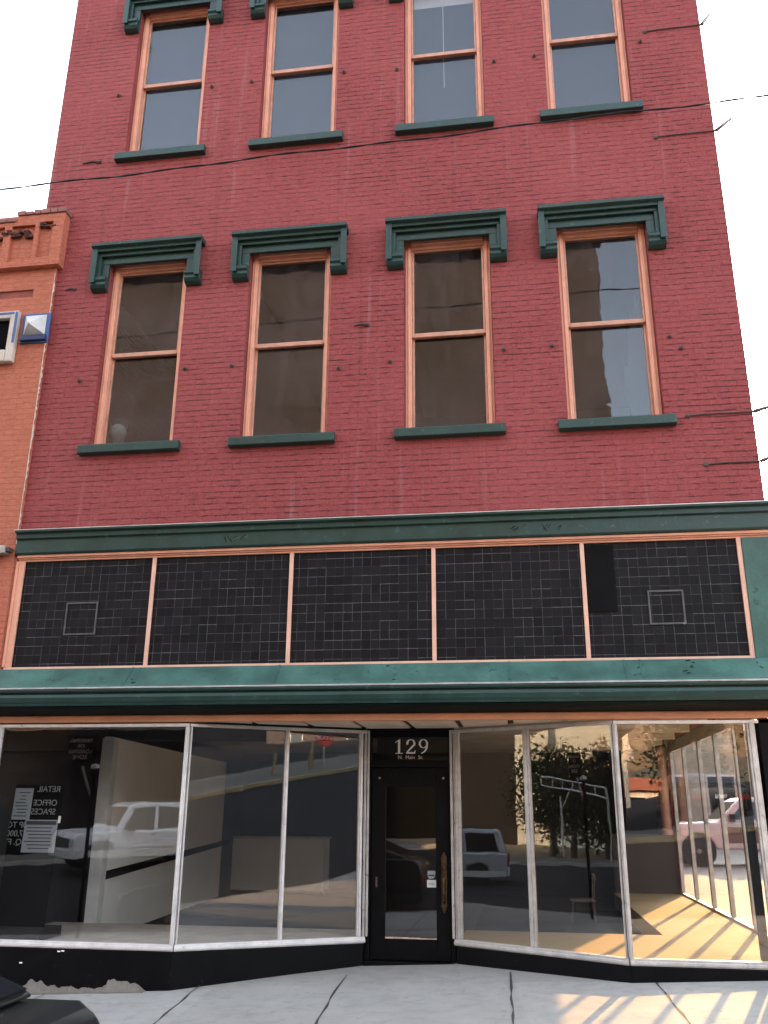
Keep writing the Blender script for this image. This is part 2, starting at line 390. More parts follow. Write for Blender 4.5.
# ------------------------------------------------------------------ terrain: G(x,y) = A(x)+B(y), piecewise linear
def pw(t, pts):
    if t <= pts[0][0]: return pts[0][1]
    for (a, va), (b, vb) in zip(pts, pts[1:]):
        if t <= b: return va+(vb-va)*(t-a)/(b-a)
    return pts[-1][1]
AP = [(-700, -6.0), (-40, -1.846), (4, .178), (30, 4.34), (90, 9.5), (700, 17)]
BP = [(-900, 10), (-160, 7.), (-60, 1.6), (-22, .80), (-17.6, .72), (-17, .70), (-10.5, .25), (-5.2, -.02), (-4.9, -.02), (0, 0), (60, .5), (900, 2)]
def G(x, y): return pw(x, AP)+pw(y, BP)
AX = [p[0] for p in AP]; BY = [p[0] for p in BP]
def sheet(name, x0, x1, y0, y1, off, m, kind='structure', parent=None, thick=0., extra=()):
    xs = sorted({x0, x1, *[a for a in AX if x0 < a < x1], *extra}); ys = sorted({y0, y1, *[b for b in BY if y0 < b < y1]})
    mb = MB(); nx, ny = len(xs), len(ys)
    vs = [(x, y, G(x, y)+off) for y in ys for x in xs]; fs = [(j*nx+i, j*nx+i+1, (j+1)*nx+i+1, (j+1)*nx+i) for i in range(nx-1) for j in range(ny-1)]
    if thick:
        n = len(vs); vs += [(x, y, z-thick) for x, y, z in vs]; fs += [tuple(k+n for k in f[::-1]) for f in fs]
        for i in range(nx-1):
            a, b = i, i+1; fs.append((b, a, a+n, b+n)); a, b = (ny-1)*nx+i, (ny-1)*nx+i+1; fs.append((a, b, b+n, a+n))
        for j in range(ny-1):
            a, b = j*nx, (j+1)*nx; fs.append((a, b, b+n, a+n)); a, b = j*nx+nx-1, (j+1)*nx+nx-1; fs.append((b, a, a+n, b+n))
    mb.add(vs, fs); o = mb.build(name, m, parent)
    if kind: tag(o, kind=kind)
    return o
sheet('ground', -700, 700, -900, 900, -1.0, 'earth')
sheet('road', -120, 120, -17.0, -4.95, -.14, 'asphalt')
sheet('kerb', -60, 60, -5.06, -4.90, -.0, 'kerb', thick=.32)
sheet('far_kerb', -60, 90, -17.2, -17.02, -.01, 'kerb', thick=.32)
sheet('far_pavement', -60, 90, -21.5, -17.2, -.014, 'darkwalk', thick=.25)
sheet('verge', -60, 3.4, -60, -21.5, -.04, 'earth')
sheet('yellow_kerb', 2.6, 26, -17.21, -16.985, -.004, 'yellow', thick=.3)
sheet('pavement', -60, 60, -4.90, -.36, .0, 'walk', thick=1.1)
def LZ(x): return .06+.015*(x-2.64)
tag(MB().prism([(2.64, LZ(2.64)), (40, LZ(40)), (40, -.6), (2.64, -.6)], 'y', -.355, 60).build('side_lot', 'lot'), kind='structure')
sheet('parking_bay', 3.4, 60, -60, -21.5, -.05, 'asphalt')
# pavement under the shop front rises into the recess
mb = MB(); xs = [-8, -3.34, -1.65, -.705, .909, 2.64]; up = [0, 0, .055, .055, 0, 0]
n = len(xs)
mb.add([(x, -.36, G(x, -.36)) for x in xs]+[(x, .05 if u == 0 else 1.15, G(x, 0)+u) for x, u in zip(xs, up)], [(i, i+1, n+i+1, n+i) for i in range(n-1)])
tag(mb.build('entrance_pavement', 'walk'), kind='structure')
# joints between pavement slabs (narrow dark grooves, slightly wandering)
mb = MB()
for xa, xb in ((-6.05, -5.9), (-4.55, -4.4), (-3.10, -2.88), (-1.74, -1.58), (-.155, -.105), (1.12, 1.13), (2.5, 2.55)):
    prev = None
    for i in range(23):
        t = i/22; y = .02+(-4.85)*t
        if i == 0 and -3.2 < xa < .8: y = .45
        x = xa+(xb-xa)*min(1, t*2.6)+.006*math.sin(i*1.7+xa*3); hw = .008+.005*math.sin(i*2.3+xa)
        zz = G(x, min(y, 0))+.003+(.055*max(0, (y+.36)/1.5) if y > -.36 and -3.3 < x < .9 else 0)
        cur = [(x-hw, y, zz), (x+hw, y, zz)]
        if prev: mb.add(prev+cur, [(0, 1, 3, 2)])
        prev = cur
for yj in (-2.35,):
    mb.add([(x, yj+d, G(x, yj)+.003) for x in (-12, 4) for d in (-.008, .008)], [(0, 1, 3, 2)])
tag(mb.build('pavement_joints', 'joint'), kind='structure')

# ------------------------------------------------------------------ the red brick building
XL, XR = -5.83, 2.58
B = empty('brick_building', 'tall red painted brick building with green window hoods and glazed shop front', 'building', (0, 0, 0))
WX = [-4.319, -2.507, -.612, 1.178]
FL = [(5.484, 7.98), (9.63, 12.126)]
HO = .508
TOP = 14.3
holes = [(x-HO, x+HO, z0, z1) for x in WX for z0, z1 in FL]
mb = MB(); wall_open(mb, XL, XR, 4.43, TOP, holes, 0., .34); mb.build('facade_wall', 'red', B)
MB().box(XR-.34, XR-.002, .342, 14, 2.62, TOP).build('side_wall', 'red', B)
MB().box(XL+.002, XL+.34, .342, 14, -.4, TOP).build('side_wall', 'red', B)
MB().box(XL, XR, 14, 14.3, -.4, TOP).build('rear_wall', 'red', B)
MB().box(XL+.342, XR-.342, .342, 13.99, TOP-.7, TOP-.5).build('roof', 'blackmatt', B)
mb = MB().prism([(.0, TOP), (.0, TOP-.55), (-.14, TOP-.5), (-.18, TOP-.2), (-.42, TOP-.12), (-.42, TOP+.02), (.34, TOP+.06)], 'x', XL-.05, XR+.2); mb.build('roof_cornice', 'green', B, .01)

# upper rooms behind the sashes
mb = MB()
for z0, z1 in ((5.0, 8.45), (9.1, 12.6)):
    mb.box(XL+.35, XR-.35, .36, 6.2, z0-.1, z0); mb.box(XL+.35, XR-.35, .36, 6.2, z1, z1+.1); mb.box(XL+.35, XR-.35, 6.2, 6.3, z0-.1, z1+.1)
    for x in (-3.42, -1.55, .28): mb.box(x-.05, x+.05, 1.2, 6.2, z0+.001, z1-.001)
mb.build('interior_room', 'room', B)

# --- one sash window with its hood, sill, sashes and panes
def sash_window(cx, z0, z1, floor):
    rj = random.Random(int(cx*100)+floor)
    f = MB(); y0, y1 = .095, .22; W = HO-.004; JW = .074
    f.box(cx-W, cx-W+JW, y0, y1, z0+.002, z1-.002); f.box(cx+W-JW, cx+W, y0, y1, z0+.002, z1-.002)
    f.box(cx-W+JW+.001, cx+W-JW-.001, y0+.003, y1, z1-.100, z1-.002)
    f.box(cx-W+JW+.001, cx+W-JW-.001, y0-.02, y0+.002, z1-.05, z1-.004)
    f.box(cx-W+.03, cx-W+.05, y0-.012, y0+.001, z0+.01, z1-.06); f.box(cx+W-.05, cx+W-.03, y0-.012, y0+.001, z0+.01, z1-.06)
    fr = f.build('window', 'salmon', B, .006)
    gw = W-JW-.002
    zm = z0+1.235; ST = .026
    u = MB(); ya, yb = .128, .160
    u.box(cx-gw, cx-gw+ST, ya, yb, zm-.02, z1-.102); u.box(cx+gw-ST, cx+gw, ya, yb, zm-.02, z1-.102)
    u.box(cx-gw+ST, cx+gw-ST, ya+.001, yb, z1-.102-ST, z1-.104)
    u.box(cx-gw+ST, cx+gw-ST, ya-.006, yb, zm-.028, zm+.026)
    us = u.build('upper_sash', 'sash', fr, .004)
    l = MB(); yc, yd = .166, .198
    l.box(cx-gw, cx-gw+ST, yc, yd, z0+.03, zm+.02); l.box(cx+gw-ST, cx+gw, yc, yd, z0+.03, zm+.02)
    l.box(cx-gw+ST, cx+gw-ST, yc+.001, yd, z0+.03, z0+.075); l.box(cx-gw+ST, cx+gw-ST, yc+.001, yd, zm-.02, zm+.018)
    ls = l.build('lower_sash', 'sash', fr, .004)
    # chipped bottom rail with flaking paint
    m = MB(); xx = cx-gw+.004
    while xx < cx+gw-.03:
        wd = rj.uniform(.03, .11); hh = rj.uniform(.012, .034); xe = min(xx+wd, cx+gw-.004)
        m.box(xx, xe-.003, .150-rj.random()*.004, .1655, z0+.012, z0+.03+hh); xx += wd
    m.build('flaking_paint', 'chip', fr)
    t = .004
    MB().box(cx-gw+ST-.004, cx+gw-ST+.004, .142, .142+t, zm+.02, z1-.102-ST+.004).build('pane', 'glassD' if floor else 'glassB', us)
    MB().box(cx-gw+ST-.004, cx+gw-ST+.004, .181, .181+t, z0+.07, zm-.016).build('pane', 'glassD' if floor else 'glassB', ls)
    # sill
    s = MB().prism([(.074, z0-.002), (-.075, z0-.020), (-.085, z0-.030), (-.085, z0-.125), (-.0005, z0-.132), (.074, z0-.132)], 'x', cx-.612, cx+.612)
    s.build('sill', 'green', fr, .006)
    # hood: stepped head moulding that returns down both sides on brackets
    zt = z0+2.676; h = MB()
    def fr_u(o, i, dy0, dy1, ztop, zh, zbot):
        h.box(cx-o, cx+o, dy0, dy1, zh, ztop); h.box(cx-o, cx-i, dy0, dy1, zbot, zh-.0005); h.box(cx+i, cx+o, dy0, dy1, zbot, zh-.0005)
    fr_u(.625, HO-.002, -.045, -.0005, zt-.06, zt-.245, zt-.60)
    fr_u(.660, .600, -.085, -.046, zt-.04, zt-.15, zt-.565)
    fr_u(.690, .640, -.125, -.086, zt-.02, zt-.10, zt-.535)
    h.prism([(-.0006, zt-.061), (-.0006, zt+.015), (-.17, zt), (-.17, zt-.045), (-.125, zt-.062)], 'x', cx-.715, cx+.715)
    for sx in (-1, 1):
        a, b = sorted((cx+sx*(HO+.0), cx+sx*.705))
        h.prism([(-.0006, zt-.59), (-.0006, zt-.44), (-.10, zt-.44), (-.118, zt-.47), (-.118, zt-.50), (-.095, zt-.52), (-.105, zt-.56), (-.08, zt-.60), (-.03, zt-.62), (-.0006, zt-.62)], 'x', a, b)
        a, b = sorted((cx+sx*.640, cx+sx*.712)); h.box(a, b, -.135, -.1255, zt-.545, zt-.046)
    h.build('window_hood', 'green', fr, .005)
    return fr
wins = [sash_window(x, z0, z1, k) for k, (z0, z1) in enumerate(FL) for x in WX]
for i in range(4, 8):       # top floor: blinds drawn behind the glass
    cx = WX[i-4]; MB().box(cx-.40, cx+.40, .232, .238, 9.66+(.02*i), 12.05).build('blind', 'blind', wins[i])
MB().box(WX[2]-.40, WX[2]+.40, .2255, .2295, 11.78, 12.05).build('blind', 'intwhite', wins[6])
MB().box(WX[2]-.012, WX[2]-.004, .222, .2250, 10.4, 11.78).build('blind_cord', 'intwhite', wins[6])
mb = MB()
for k in range(9): mb.box(1.178-.38+.03*k, 1.178-.38+.03*k+.05, .222, .226, 9.66+.02*(k % 3), 9.70+.03*(k % 2))
mb.build('torn_paper', 'intwhite', wins[7])
# torn sheet hanging inside the rightmost second-floor window
mb = MB(); rr = random.Random(3)
pts = [(1.42, 5.56), (1.585, 5.56), (1.585, 7.15), (1.56, 7.0), (1.54, 7.2), (1.50, 6.85), (1.47, 6.95), (1.455, 6.7), (1.43, 6.75), (1.40, 6.2), (1.36, 6.3), (1.33, 5.9)]
mb.prism(pts, 'y', .30, .304); mb.build('torn_plastic_sheet', 'blind', wins[3])

# anchor bolts and tie-rods in the facade
for x, z in [(-5.013, 10.62), (-3.70, 10.60), (-3.152, 10.61), (-1.91, 10.6), (-1.21, 10.55), (.034, 10.51), (.54, 10.53), (1.845, 10.57),
             (-5.046, 6.335), (-3.734, 6.41), (-3.157, 6.41), (-1.874, 6.29), (-1.28, 6.33), (.014, 6.39), (.547, 6.40), (1.82, 6.42), (1.927, 6.27)]:
    rr = random.Random(int(x*97+z*31)); m = MB()
    m.lathe([(.006, .0), (.028, -.003), (.022, -.018), (.012, -.022), (.011, -.04), (.001, -.041)], (x, 0, z), 'y', 8)
    m.build('anchor_bolt', 'rod', B)
for x0, x1, z, tip in ((1.915, 2.578, 10.73, (2.70, -.03, 10.86)), (1.907, 2.578, 9.11, (2.78, -.03, 9.25)), (1.92, 2.578, 5.47, (2.75, -.03, 5.51)), (2.05, 2.578, 4.91, (2.67, -.03, 4.935))):
    m = MB(); m.tube([(x0, -.010, z-.01), (x0+.2, -.012, z), (x1, -.012, z)], .008, 6)
    m.tube([(x1, -.012, z), (x1+.02, -.012, z), tip], [.014, .022, .017], 6)
    t = m.build('tie_rod', 'rod', B); MB().lathe([(.03, .0), (.03, -.006), (.018, -.016), (.004, -.02)], (x0, 0, z-.01), 'y', 10).build('wall_plate', 'rod', t); MB().tube([(x1+.03, -.014, z+.012), tip], [.020, .017], 8).build('rod_end', 'steel', t)
for x, z, l in ((-5.31, 7.62, .18), (-1.60, 6.83, .22), (-5.25, 9.55, .3)):
    MB().tube([(x-l/2, -.006, z), (x, -.014, z+.012), (x+l/2-.04, -.01, z-.008)], [.008, .012, .02], 6).build('tie_rod', 'rod', B)

# cornice band above the transom
c = MB().prism([(.0, 4.428), (.0, 4.16), (-.07, 4.16), (-.085, 4.175), (-.085, 4.325), (-.115, 4.335), (-.115, 4.385), (-.155, 4.40), (-.155, 4.425), (-.02, 4.445), (-.02, 4.4285)], 'x', -5.51, XR+.03)
c.build('cornice', 'green', B, .004)
MB().prism([(-.020, 4.447), (-.157, 4.427), (-.160, 4.421), (-.160, 4.430), (-.02, 4.455)], 'x', -5.52, XR+.035).build('drip_edge', 'alu', B)
for x in (-3.0, .05, .43): 
    m = MB(); rr = random.Random(int(x*10))
    for k in range(7): 
        a = rr.uniform(-.1, .1); m.beam((x+a, -.0865, 4.21+rr.uniform(0, .06)), (x+a+rr.uniform(-.06, .06), -.0865, 4.24+rr.uniform(0, .06)), .003, .005)
    m.build('paint_crack', 'greendark', B)
# transom: five tiled panels in a salmon frame
TX = [-5.44, -3.888, -2.337, -.807, .725, 2.272]
tr = empty('transom', None, None); tr.parent = B
back = MB().box(XL+.36, XR-.35, .06, .3, 2.60, 4.42); back.build('transom_backing', 'blackmatt', B)
for i in range(5):
    a, b = TX[i]+.02, TX[i+1]-.02
    p = MB().box(a, b, .012, .055, 2.885, 4.09).build('transom_panel', 'tile', B)
    if i in (0, 4):
        hx = (-4.866, -4.498, 3.25, 3.612) if i == 0 else (1.342, 1.69, 3.23, 3.578)
        m = MB(); x0, x1, z0, z1 = hx; t = .017
        m.box(x0, x0+t, 0.0, .0115, z0, z1); m.box(x1-t, x1, .0, .0115, z0, z1); m.box(x0+t, x1-t, .001, .0115, z0, z0+t); m.box(x0+t, x1-t, .001, .0115, z1-t, z1)
        h = m.build('vent_frame', paint('vent_frame_paint%d' % i, (.09, .088, .09), .6, .3, 10, .1, wear=(.35, .35, .36), wear_amt=.02), p)
        MB().box(x0+t, x1-t, .0085, .0115, z0+t, z1-t).build('vent_cover', 'tile', h)
    if i == 4: MB().box(.752, 1.04, .004, .0115, 3.37, 4.07).build('plain_patch', 'patch', p)
bpy.data.objects.remove(tr)
m = MB()
for z0, z1, y in ((4.092, 4.112, -.012), (4.113, 4.128, -.03), (4.129, 4.158, -.05)): m.box(TX[0]-.06, TX[5]+.30, y, .011, z0, z1)
m.build('transom_head', 'salmon', B, .003)
m = MB()
for x in TX[1:5]: m.box(x-.021, x+.021, -.014, .011, 2.905, 4.0915)
m.build('transom_mullion', 'salmonpale', B, .004)
# split the mullions into individual pieces
mo = m; bpy.data.objects.remove(bpy.data.objects['transom_mullion'])
for x in TX[1:5]: MB().box(x-.021, x+.021, -.014, .011, 2.905, 4.0915).build('transom_mullion', 'salmonpale', B, .004)
MB().box(TX[5]-.022, TX[5]+.022, -.016, .011, 2.905, 4.0915).build('transom_jamb', 'salmonpale', B, .004)
m = MB(); m.box(TX[0]-.045, TX[0]+.022, -.016, .011, 2.905, 4.0915); m.box(TX[0]-.075, TX[0]-.046, -.03, .011, 2.905, 4.0915)
m.build('transom_jamb', 'salmon', B, .004)
MB().box(TX[0]-.06, TX[5]+.022, -.022, .011, 2.876, 2.904).build('transom_sill', 'salmonpale', B, .004)
MB().box(TX[5]+.0235, XR+.01, -.03, .05, 2.876, 4.09).build('green_pilaster', 'greenworn', B, .005)
MB().box(XL+.01, TX[0]-.077, -.02, .05, 2.60, 4.16).build('orange_pilaster', 'orange', B, .005)

# canopy: sloping sheet metal with moulded edge, dark soffit
x0, x1 = -5.80, XR+.06
cp = MB().prism([(.0, 2.8745), (-.065, 2.8745), (-.275, 2.665), (-.285, 2.640), (-.05, 2.62), (0, 2.62)], 'x', x0, x1).build('canopy', 'greenworn', B, .003)
m = MB().prism([(-.05, 2.6195), (-.287, 2.639), (-.305, 2.632), (-.312, 2.612), (-.300, 2.594), (-.275, 2.590), (-.272, 2.577), (-.295, 2.570), (-.304, 2.540), (-.296, 2.500), (-.280, 2.480), (-.275, 2.458), (-.05, 2.452)], 'x', x0, x1)
m.build('canopy_moulding', 'green', cp, .002)
MB().prism([(-.286, 2.6405), (-.313, 2.633), (-.316, 2.626), (-.318, 2.632), (-.29, 2.646)], 'x', x0, x1).build('drip_edge', 'alu', cp)
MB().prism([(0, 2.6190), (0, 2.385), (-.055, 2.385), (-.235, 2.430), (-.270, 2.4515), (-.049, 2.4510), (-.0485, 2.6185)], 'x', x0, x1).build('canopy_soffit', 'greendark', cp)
for x in (-3.99, -2.40, 1.44-1.5, 1.05, 1.2): # seams of the sheet metal
    m = MB(); m.beam((x, -.0665, 2.876), (x, -.274, 2.669), .018, .006, (0, -1, 1)); m.build('seam', 'greenworn', cp)
for k, (x, n) in enumerate(((1.13, 4), (1.62, 5), (-3.95, 2), (-1.2, 3), (2.35, 3))):
    rr = random.Random(k); m = MB()
    for j in range(n):
        t = rr.uniform(.1, .9); px = x+rr.uniform(-.09, .09); y = -.065-.21*t; z = 2.8745-.2095*t
        m.beam((px, y-.002, z+.002), (px+rr.uniform(-.05, .05), y-.002+rr.uniform(-.012, .012), z+.002-rr.uniform(-.012, .012)), .007, .004, (0, -1, 1))
    m.build('paint_flakes', 'greendark', cp)
# salmon beam along the shop front head
MB().box(XL+.03, XR+.03, -.055, .02, 2.312, 2.383).build('shop_head_beam', 'beam', B, .012)

# ------------------------------------------------------------------ shop front
PA, PB, PC, PD = Vector((-3.34, 0, 0)), Vector((-1.65, .95, 0)), Vector((-.705, .95, 0)), Vector((.909, 0, 0))
SZ, SH = .232, 2.300
def bulk(name, poly):
    MB().prism(poly, 'z', -.5, SZ-.062).build(name, 'black', B, .006)
t = .09
bulk('bulkhead', [(XL+.3, -.03), (-3.348, -.03), (-3.33, .09), (XL+.3, .09)])
bulk('bulkhead', [(-3.347, -.03), (-1.655, .915), (-1.655, 1.03), (-3.329, .09)])
bulk('bulkhead', [(-.700, .915), (.912, -.03), (.894, .09), (-.700, 1.03)])
bulk('bulkhead', [(.913, -.03), (XR-.02, -.03), (XR-.02, .09), (.895, .09)])
m = MB()   # chipped white flakes on the bulkhead
for x, z in ((-5.2, .04), (-4.88, .03), (-4.5, .14), (-4.46, .145)): m.box(x, x+.03, -.0325, -.0305, z, z+.012)
m.build('paint_flakes', 'whitepaint', B)
# crumbled render along the foot of the bulkhead
m = MB(); prev = None; nn = 150
for k in range(nn+1):
    x = -5.52+1.95*k/nn; g = G(x, 0); e = min(1, (nn-k)/10)
    nz = mnoise.fractal(Vector((x*3.1, 2.7, 0)), 1., 2., 4); n2 = mnoise.fractal(Vector((x*9., 8.1, 0)), .8, 2.2, 5)
    hh = (.055+.075*max(-.5, nz)+.035*n2+(.05 if x > -3.95 else 0))*e; hh = max(.004, hh); d = .055+.03*mnoise.noise(Vector((x*7, 1.1, 0)))
    cur = [(x, -.031, g-.05), (x, -.031, g+hh), (x, -.031-d*.35, g+hh*(.93+.1*n2)), (x, -.031-d*.8, g+hh*.6+.01*n2), (x, -.031-d*1.15-.02, g+.012), (x, -.031-d*1.2-.02, g-.05)]
    if prev: m.add(prev+cur, [(q, q+1, 7+q, 6+q) for q in range(5)]+[(5, 0, 6, 11)])
    prev = cur
m.build('crumbled_footing', 'rubble', B)

def frame_run(P, Q, posts, name, mat_post, mat_sill, mat_top):
    """glazing from P to Q: sill, head, posts at fractions, one pane between posts"""
    d = (Q-P); L = d.length; d.normalize(); a = math.atan2(d.y, d.x)
    xf = Matrix.Translation(P) @ Matrix.Rotation(a, 4, 'Z')
    root = MB().box(0, L, -.028, .03, SZ-.06, SZ).box(0, L, -.040, -.0285, SZ-.05, SZ-.02).build(name, mat_sill, B, .005, xf=xf)
    MB().box(0, L, -.02, .028, SH-.032, SH).build('head_rail', mat_top, root, .004, xf=xf)
    for u, wd in posts:
        x = u*L; h = wd/2
        m = MB().box(x-h, x+h, -.022, .026, SZ+.0005, SH-.0325).box(x-h*.45, x+h*.45, -.036, -.0225, SZ+.0005, SH-.0325)
        m.build('post', mat_post, root, .005, xf=xf)
    for (u, wa), (v, wb) in zip(posts, posts[1:]):
        MB().box(u*L+wa/2-.006, v*L-wb/2+.006, .006, .012, SZ-.004, SH-.03).build('pane', 'glassA', root, xf=xf)
    return root
frame_run(Vector((-5.47, 0, 0)), PA, [(.018, .05), (.992, .044)], 'storefront_window', 'aluwhite', 'aluwhite', 'aluwhite')
frame_run(PA, PB, [(.010, .016), (.535, .044), (.965, .045)], 'storefront_window', 'aluwhite', 'aluwhite', 'alu')
frame_run(PC, PD, [(.03, .05), (.485, .065), (.99, .016)], 'storefront_window', 'alu', 'alu', 'alu')
frame_run(PD, Vector((2.40, 0, 0)), [(.008, .044), (.845, .075)], 'storefront_window', 'alu', 'alu', 'aluwhite')
MB().box(2.24, XR-.01, -.02, .34, SZ+.0005, 2.31).build('corner_pier', 'black', B, .005)
MB().box(2.045, 2.115, .032, .10, SZ+.001, SH-.035).build('corner_post', 'blackmatt', B, .004)
MB().box(XL+.03, -5.475, -.04, .6, -.4, 2.31).build('end_pier', 'orange', B, .005)

# soffit above the recess: cream boards between dark battens
MB().prism([(-3.34, .021), (.909, .021), (-.70, 1.10), (-1.655, 1.10)], 'z', 2.345, 2.38).build('recess_soffit', 'batten', B)
k = 0; xx = -3.25
while xx < .9:
    a, b = xx, xx+.475
    def lim(x): return max(.03, min(1.09, (x+3.34)*.562 if x < -1.2 else (.909-x)*.589))
    la, lb = lim(a), lim(b)
    if max(la, lb) > .05: MB().prism([(a, .0215), (b, .0215), (b, lb), (a, la)], 'z', 2.323, 2.3445).build('soffit_board', 'cream', B, .003)
    xx += .535
# door bay between the two glazed wings
dr = MB()
dr.box(-1.648, -1.60, .962, 1.06, -.02, 2.33); dr.box(-.752, -.707, .962, 1.06, -.02, 2.33)
dr.box(-1.5995, -.7525, .965, 1.06, 2.225, 2.33); dr.box(-1.5995, -.7525, .962, 1.06, 1.915, 1.985)
dr.build('door_frame', 'black', B, .004)
for xa in (-1.69, -1.655, -.742, -.706):
    pass
for cx, wd in ((-1.662, .028), (-1.628, .026), (-.726, .028), (-.694, .022)):
    MB().box(cx-wd/2, cx+wd/2, .935, .9615, SZ+.0, SH).build('door_side_post', 'alu', B, .006)
tl = MB().box(-1.599, -.753, 1.005, 1.011, 1.986, 2.224).build('transom_light', 'glassA', B)
MB().box(-1.62, -.73, 1.5, 1.53, 1.93, 2.4).build('lobby_panel', 'intdark', B)
# street number in serif figures
def glyph(name, loops, ox, s, parent):
    m = MB()
    for poly in loops: m.prism([(ox+x*s, 2.062+y*s) for x, y in poly], 'y', 1.0, 1.0045)
    return m
def arc(cx, cy, rx, ry, a0, a1, n, w0, w1=None):
    """band that follows an ellipse, width from w0 to w1, thicker on the sides"""
    out, inn = [], []
    for i in range(n+1):
        t = R(a0+(a1-a0)*i/n); k = abs(math.cos(t)); wd = w0+(w1-w0)*k
        out.append((cx+rx*math.cos(t), cy+ry*math.sin(t))); inn.append((cx+(rx-wd)*math.cos(t), cy+(ry-wd)*math.sin(t)))
    return [[out[i], out[i+1], inn[i+1], inn[i]] for i in range(n)]
one = [[(.20, .06), (.34, .06), (.34, 1.), (.30, 1.), (.20, .93)], [(.02, .80), (.20, .93), (.20, .86), (.03, .76)], [(.04, 0), (.50, 0), (.50, .06), (.04, .06)]]
two = arc(.33, .71, .29, .29, 200, -35, 16, .04, .13)+[[(.57, .56), (.45, .62), (.03, .10), (.03, .0), (.14, .10)], [(.03, 0), (.60, 0), (.63, .24), (.585, .24), (.55, .12), (.10, .12)]]
nine = arc(.32, .69, .30, .31, 0, 360, 26, .04, .13)+arc(.12, .62, .50, .62, -8, -82, 12, .05, .13)
m = MB(); s = .155
for loops, ox in ((one, -1.345), (two, -1.225), (nine, -1.085)):
    for poly in loops: m.prism([(ox+x*s*1.12, 2.055+y*s) for x, y in poly], 'y', .999, 1.0042)
m.build('house_number', 'whitepaint', tl)
for w_, x_ in (('N.', -1.285), ('Main', -1.175), ('St.', -1.06)): text('lettering', w_, .052, (x_, 1.0, 2.016), (R(90), 0, 0), 'whitepaint', tl, .001, 1.05)
# the door
D = MB()
dx0, dx1 = -1.597, -.755
D.box(dx0, -1.442, 1.0, 1.045, .012, 1.908); D.box(-.905, dx1, 1.0, 1.045, .012, 1.908)
D.box(-1.4415, -.9055, 1.001, 1.045, 1.715, 1.908); D.box(-1.4415, -.9055, 1.001, 1.045, .012, .218)
door = D.build('door', 'black', B, .005)
MB().box(-1.446, -.901, 1.02, 1.026, .214, 1.719).build('door_glass', 'glassA', door)
m = MB(); rr = random.Random(5); xx = -1.44
while xx < -.91:
    wd = rr.uniform(.03, .1); m.box(xx, min(xx+wd, -.907), .994, .9995, .213, .219+rr.uniform(.003, .012)); xx += wd
m.build('weather_strip', 'chip', door)
h = MB(); hx = -.822
h.prism([(hx-.028, 1.0), (hx, 1.055), (hx+.028, 1.0), (hx+.026, .90), (hx+.032, .76), (hx+.026, .62), (hx+.032, .53), (hx, .455), (hx-.032, .53), (hx-.026, .62), (hx-.032, .76), (hx-.026, .90)], 'y', .985, .9995)
hd = h.build('handle_plate', 'brass', door, .004)
MB().tube([(hx, .985, .80), (hx, .94, .79), (hx+.0, .92, .74), (hx, .918, .66), (hx, .93, .59), (hx, .985, .56)], [.012, .014, .016, .016, .014, .012], 8).build('door_pull', 'brass', hd, 0, True)
MB().lathe([(.001, -.03), (.014, -.028), (.016, -.01), (.016, .002)], (hx, .985, .90), 'y', 12).build('lock_cylinder', 'brass', hd)
st = MB().prism([(-.995, .868), (-.915, .868), (-.915, .835), (-.925, .80), (-.940, .79), (-.970, .79), (-.985, .80), (-.995, .835)], 'y', 1.0145, 1.0185).build('sticker', 'paper', door)
MB().box(-.985, -.925, 1.012, 1.0143, .815, .83).build('printed_mark', 'ink', st)
st = MB().box(-1.003, -.905, 1.0145, 1.0185, .705, .778).build('sticker', 'cap', door, .006)
MB().box(-.985, -.925, 1.012, 1.0143, .735, .745).build('printed_mark', 'paper', st)
MB().box(-1.545, -1.525, .992, .9995, .70, .80).build('push_plate', 'rod', door)
for x in (-1.51, -.815): MB().lathe([(.001, -.008), (.010, -.006), (.012, .0)], (x, .9995, 1.80), 'y', 10).build('door_bolt', 'steel', door)
MB().box(-1.65, -.70, .90, 1.2, -.12, .008).build('threshold', 'black', B, .004)

# ------------------------------------------------------------------ shop interior
MB().box(XL+.345, XR-.05, 1.1, 13.9, -.12, 0.0).build('shop_floor', 'floordark', B)
PF = .215
m = MB().prism([(-5.45, .035), (-3.36, .035), (-1.70, .97), (-1.70, 1.62), (-5.45, 1.62)], 'z', .001, PF); m.build('display_platform', 'cap2', B, .004)
m = MB().prism([(-.66, .99), (.90, .035), (2.52, .035), (2.52, 7.25), (1.46, 7.25), (1.46, 1.84), (-.66, 1.84)], 'z', .001, PF); m.build('display_platform', 'floorpale', B, .004)
MB().prism([(-.66, 1.842), (1.458, 1.842), (1.458, 6.5), (-.66, 6.5)], 'z', .001, .012).build('dark_carpet', 'carpet', B)
MB().box(-1.6, -.74, 1.06, 3.2, .0012, .006).build('entrance_mat', 'carpet', B)
# long white wall on the left with its end post and dark rail
wl = MB().prism([(-5.02, 1.62), (-4.93, 1.62), (-5.50, 8.9), (-5.59, 8.9)], 'z', .002, 2.30).build('interior_wall', 'intwhite', B)
MB().prism([(-5.03, 1.585), (-4.88, 1.585), (-4.89, 1.75), (-5.03, 1.75)], 'z', .002, 2.28).build('wall_end_post', 'cap', wl, .004)
P0, P1 = Vector((-4.93, 1.76, .705)), Vector((-5.50, 8.9, .93))
m = MB(); n_ = Vector((.997, .078, 0))
m.add([P0+n_*a+Vector((0, 0, b)) for a in (0, .03) for b in (-.04, .05)]+[P1+n_*a+Vector((0, 0, b)) for a in (0, .03) for b in (-.04, .04)], [(0, 1, 3, 2), (4, 6, 7, 5), (0, 2, 6, 4), (1, 5, 7, 3), (0, 4, 5, 1), (2, 3, 7, 6)])
m.build('chair_rail', 'blackmatt', wl)
MB().box(-5.48, -5.40, .04, 8.8, .0, 2.55).build('shop_side_wall', 'intdark', B)
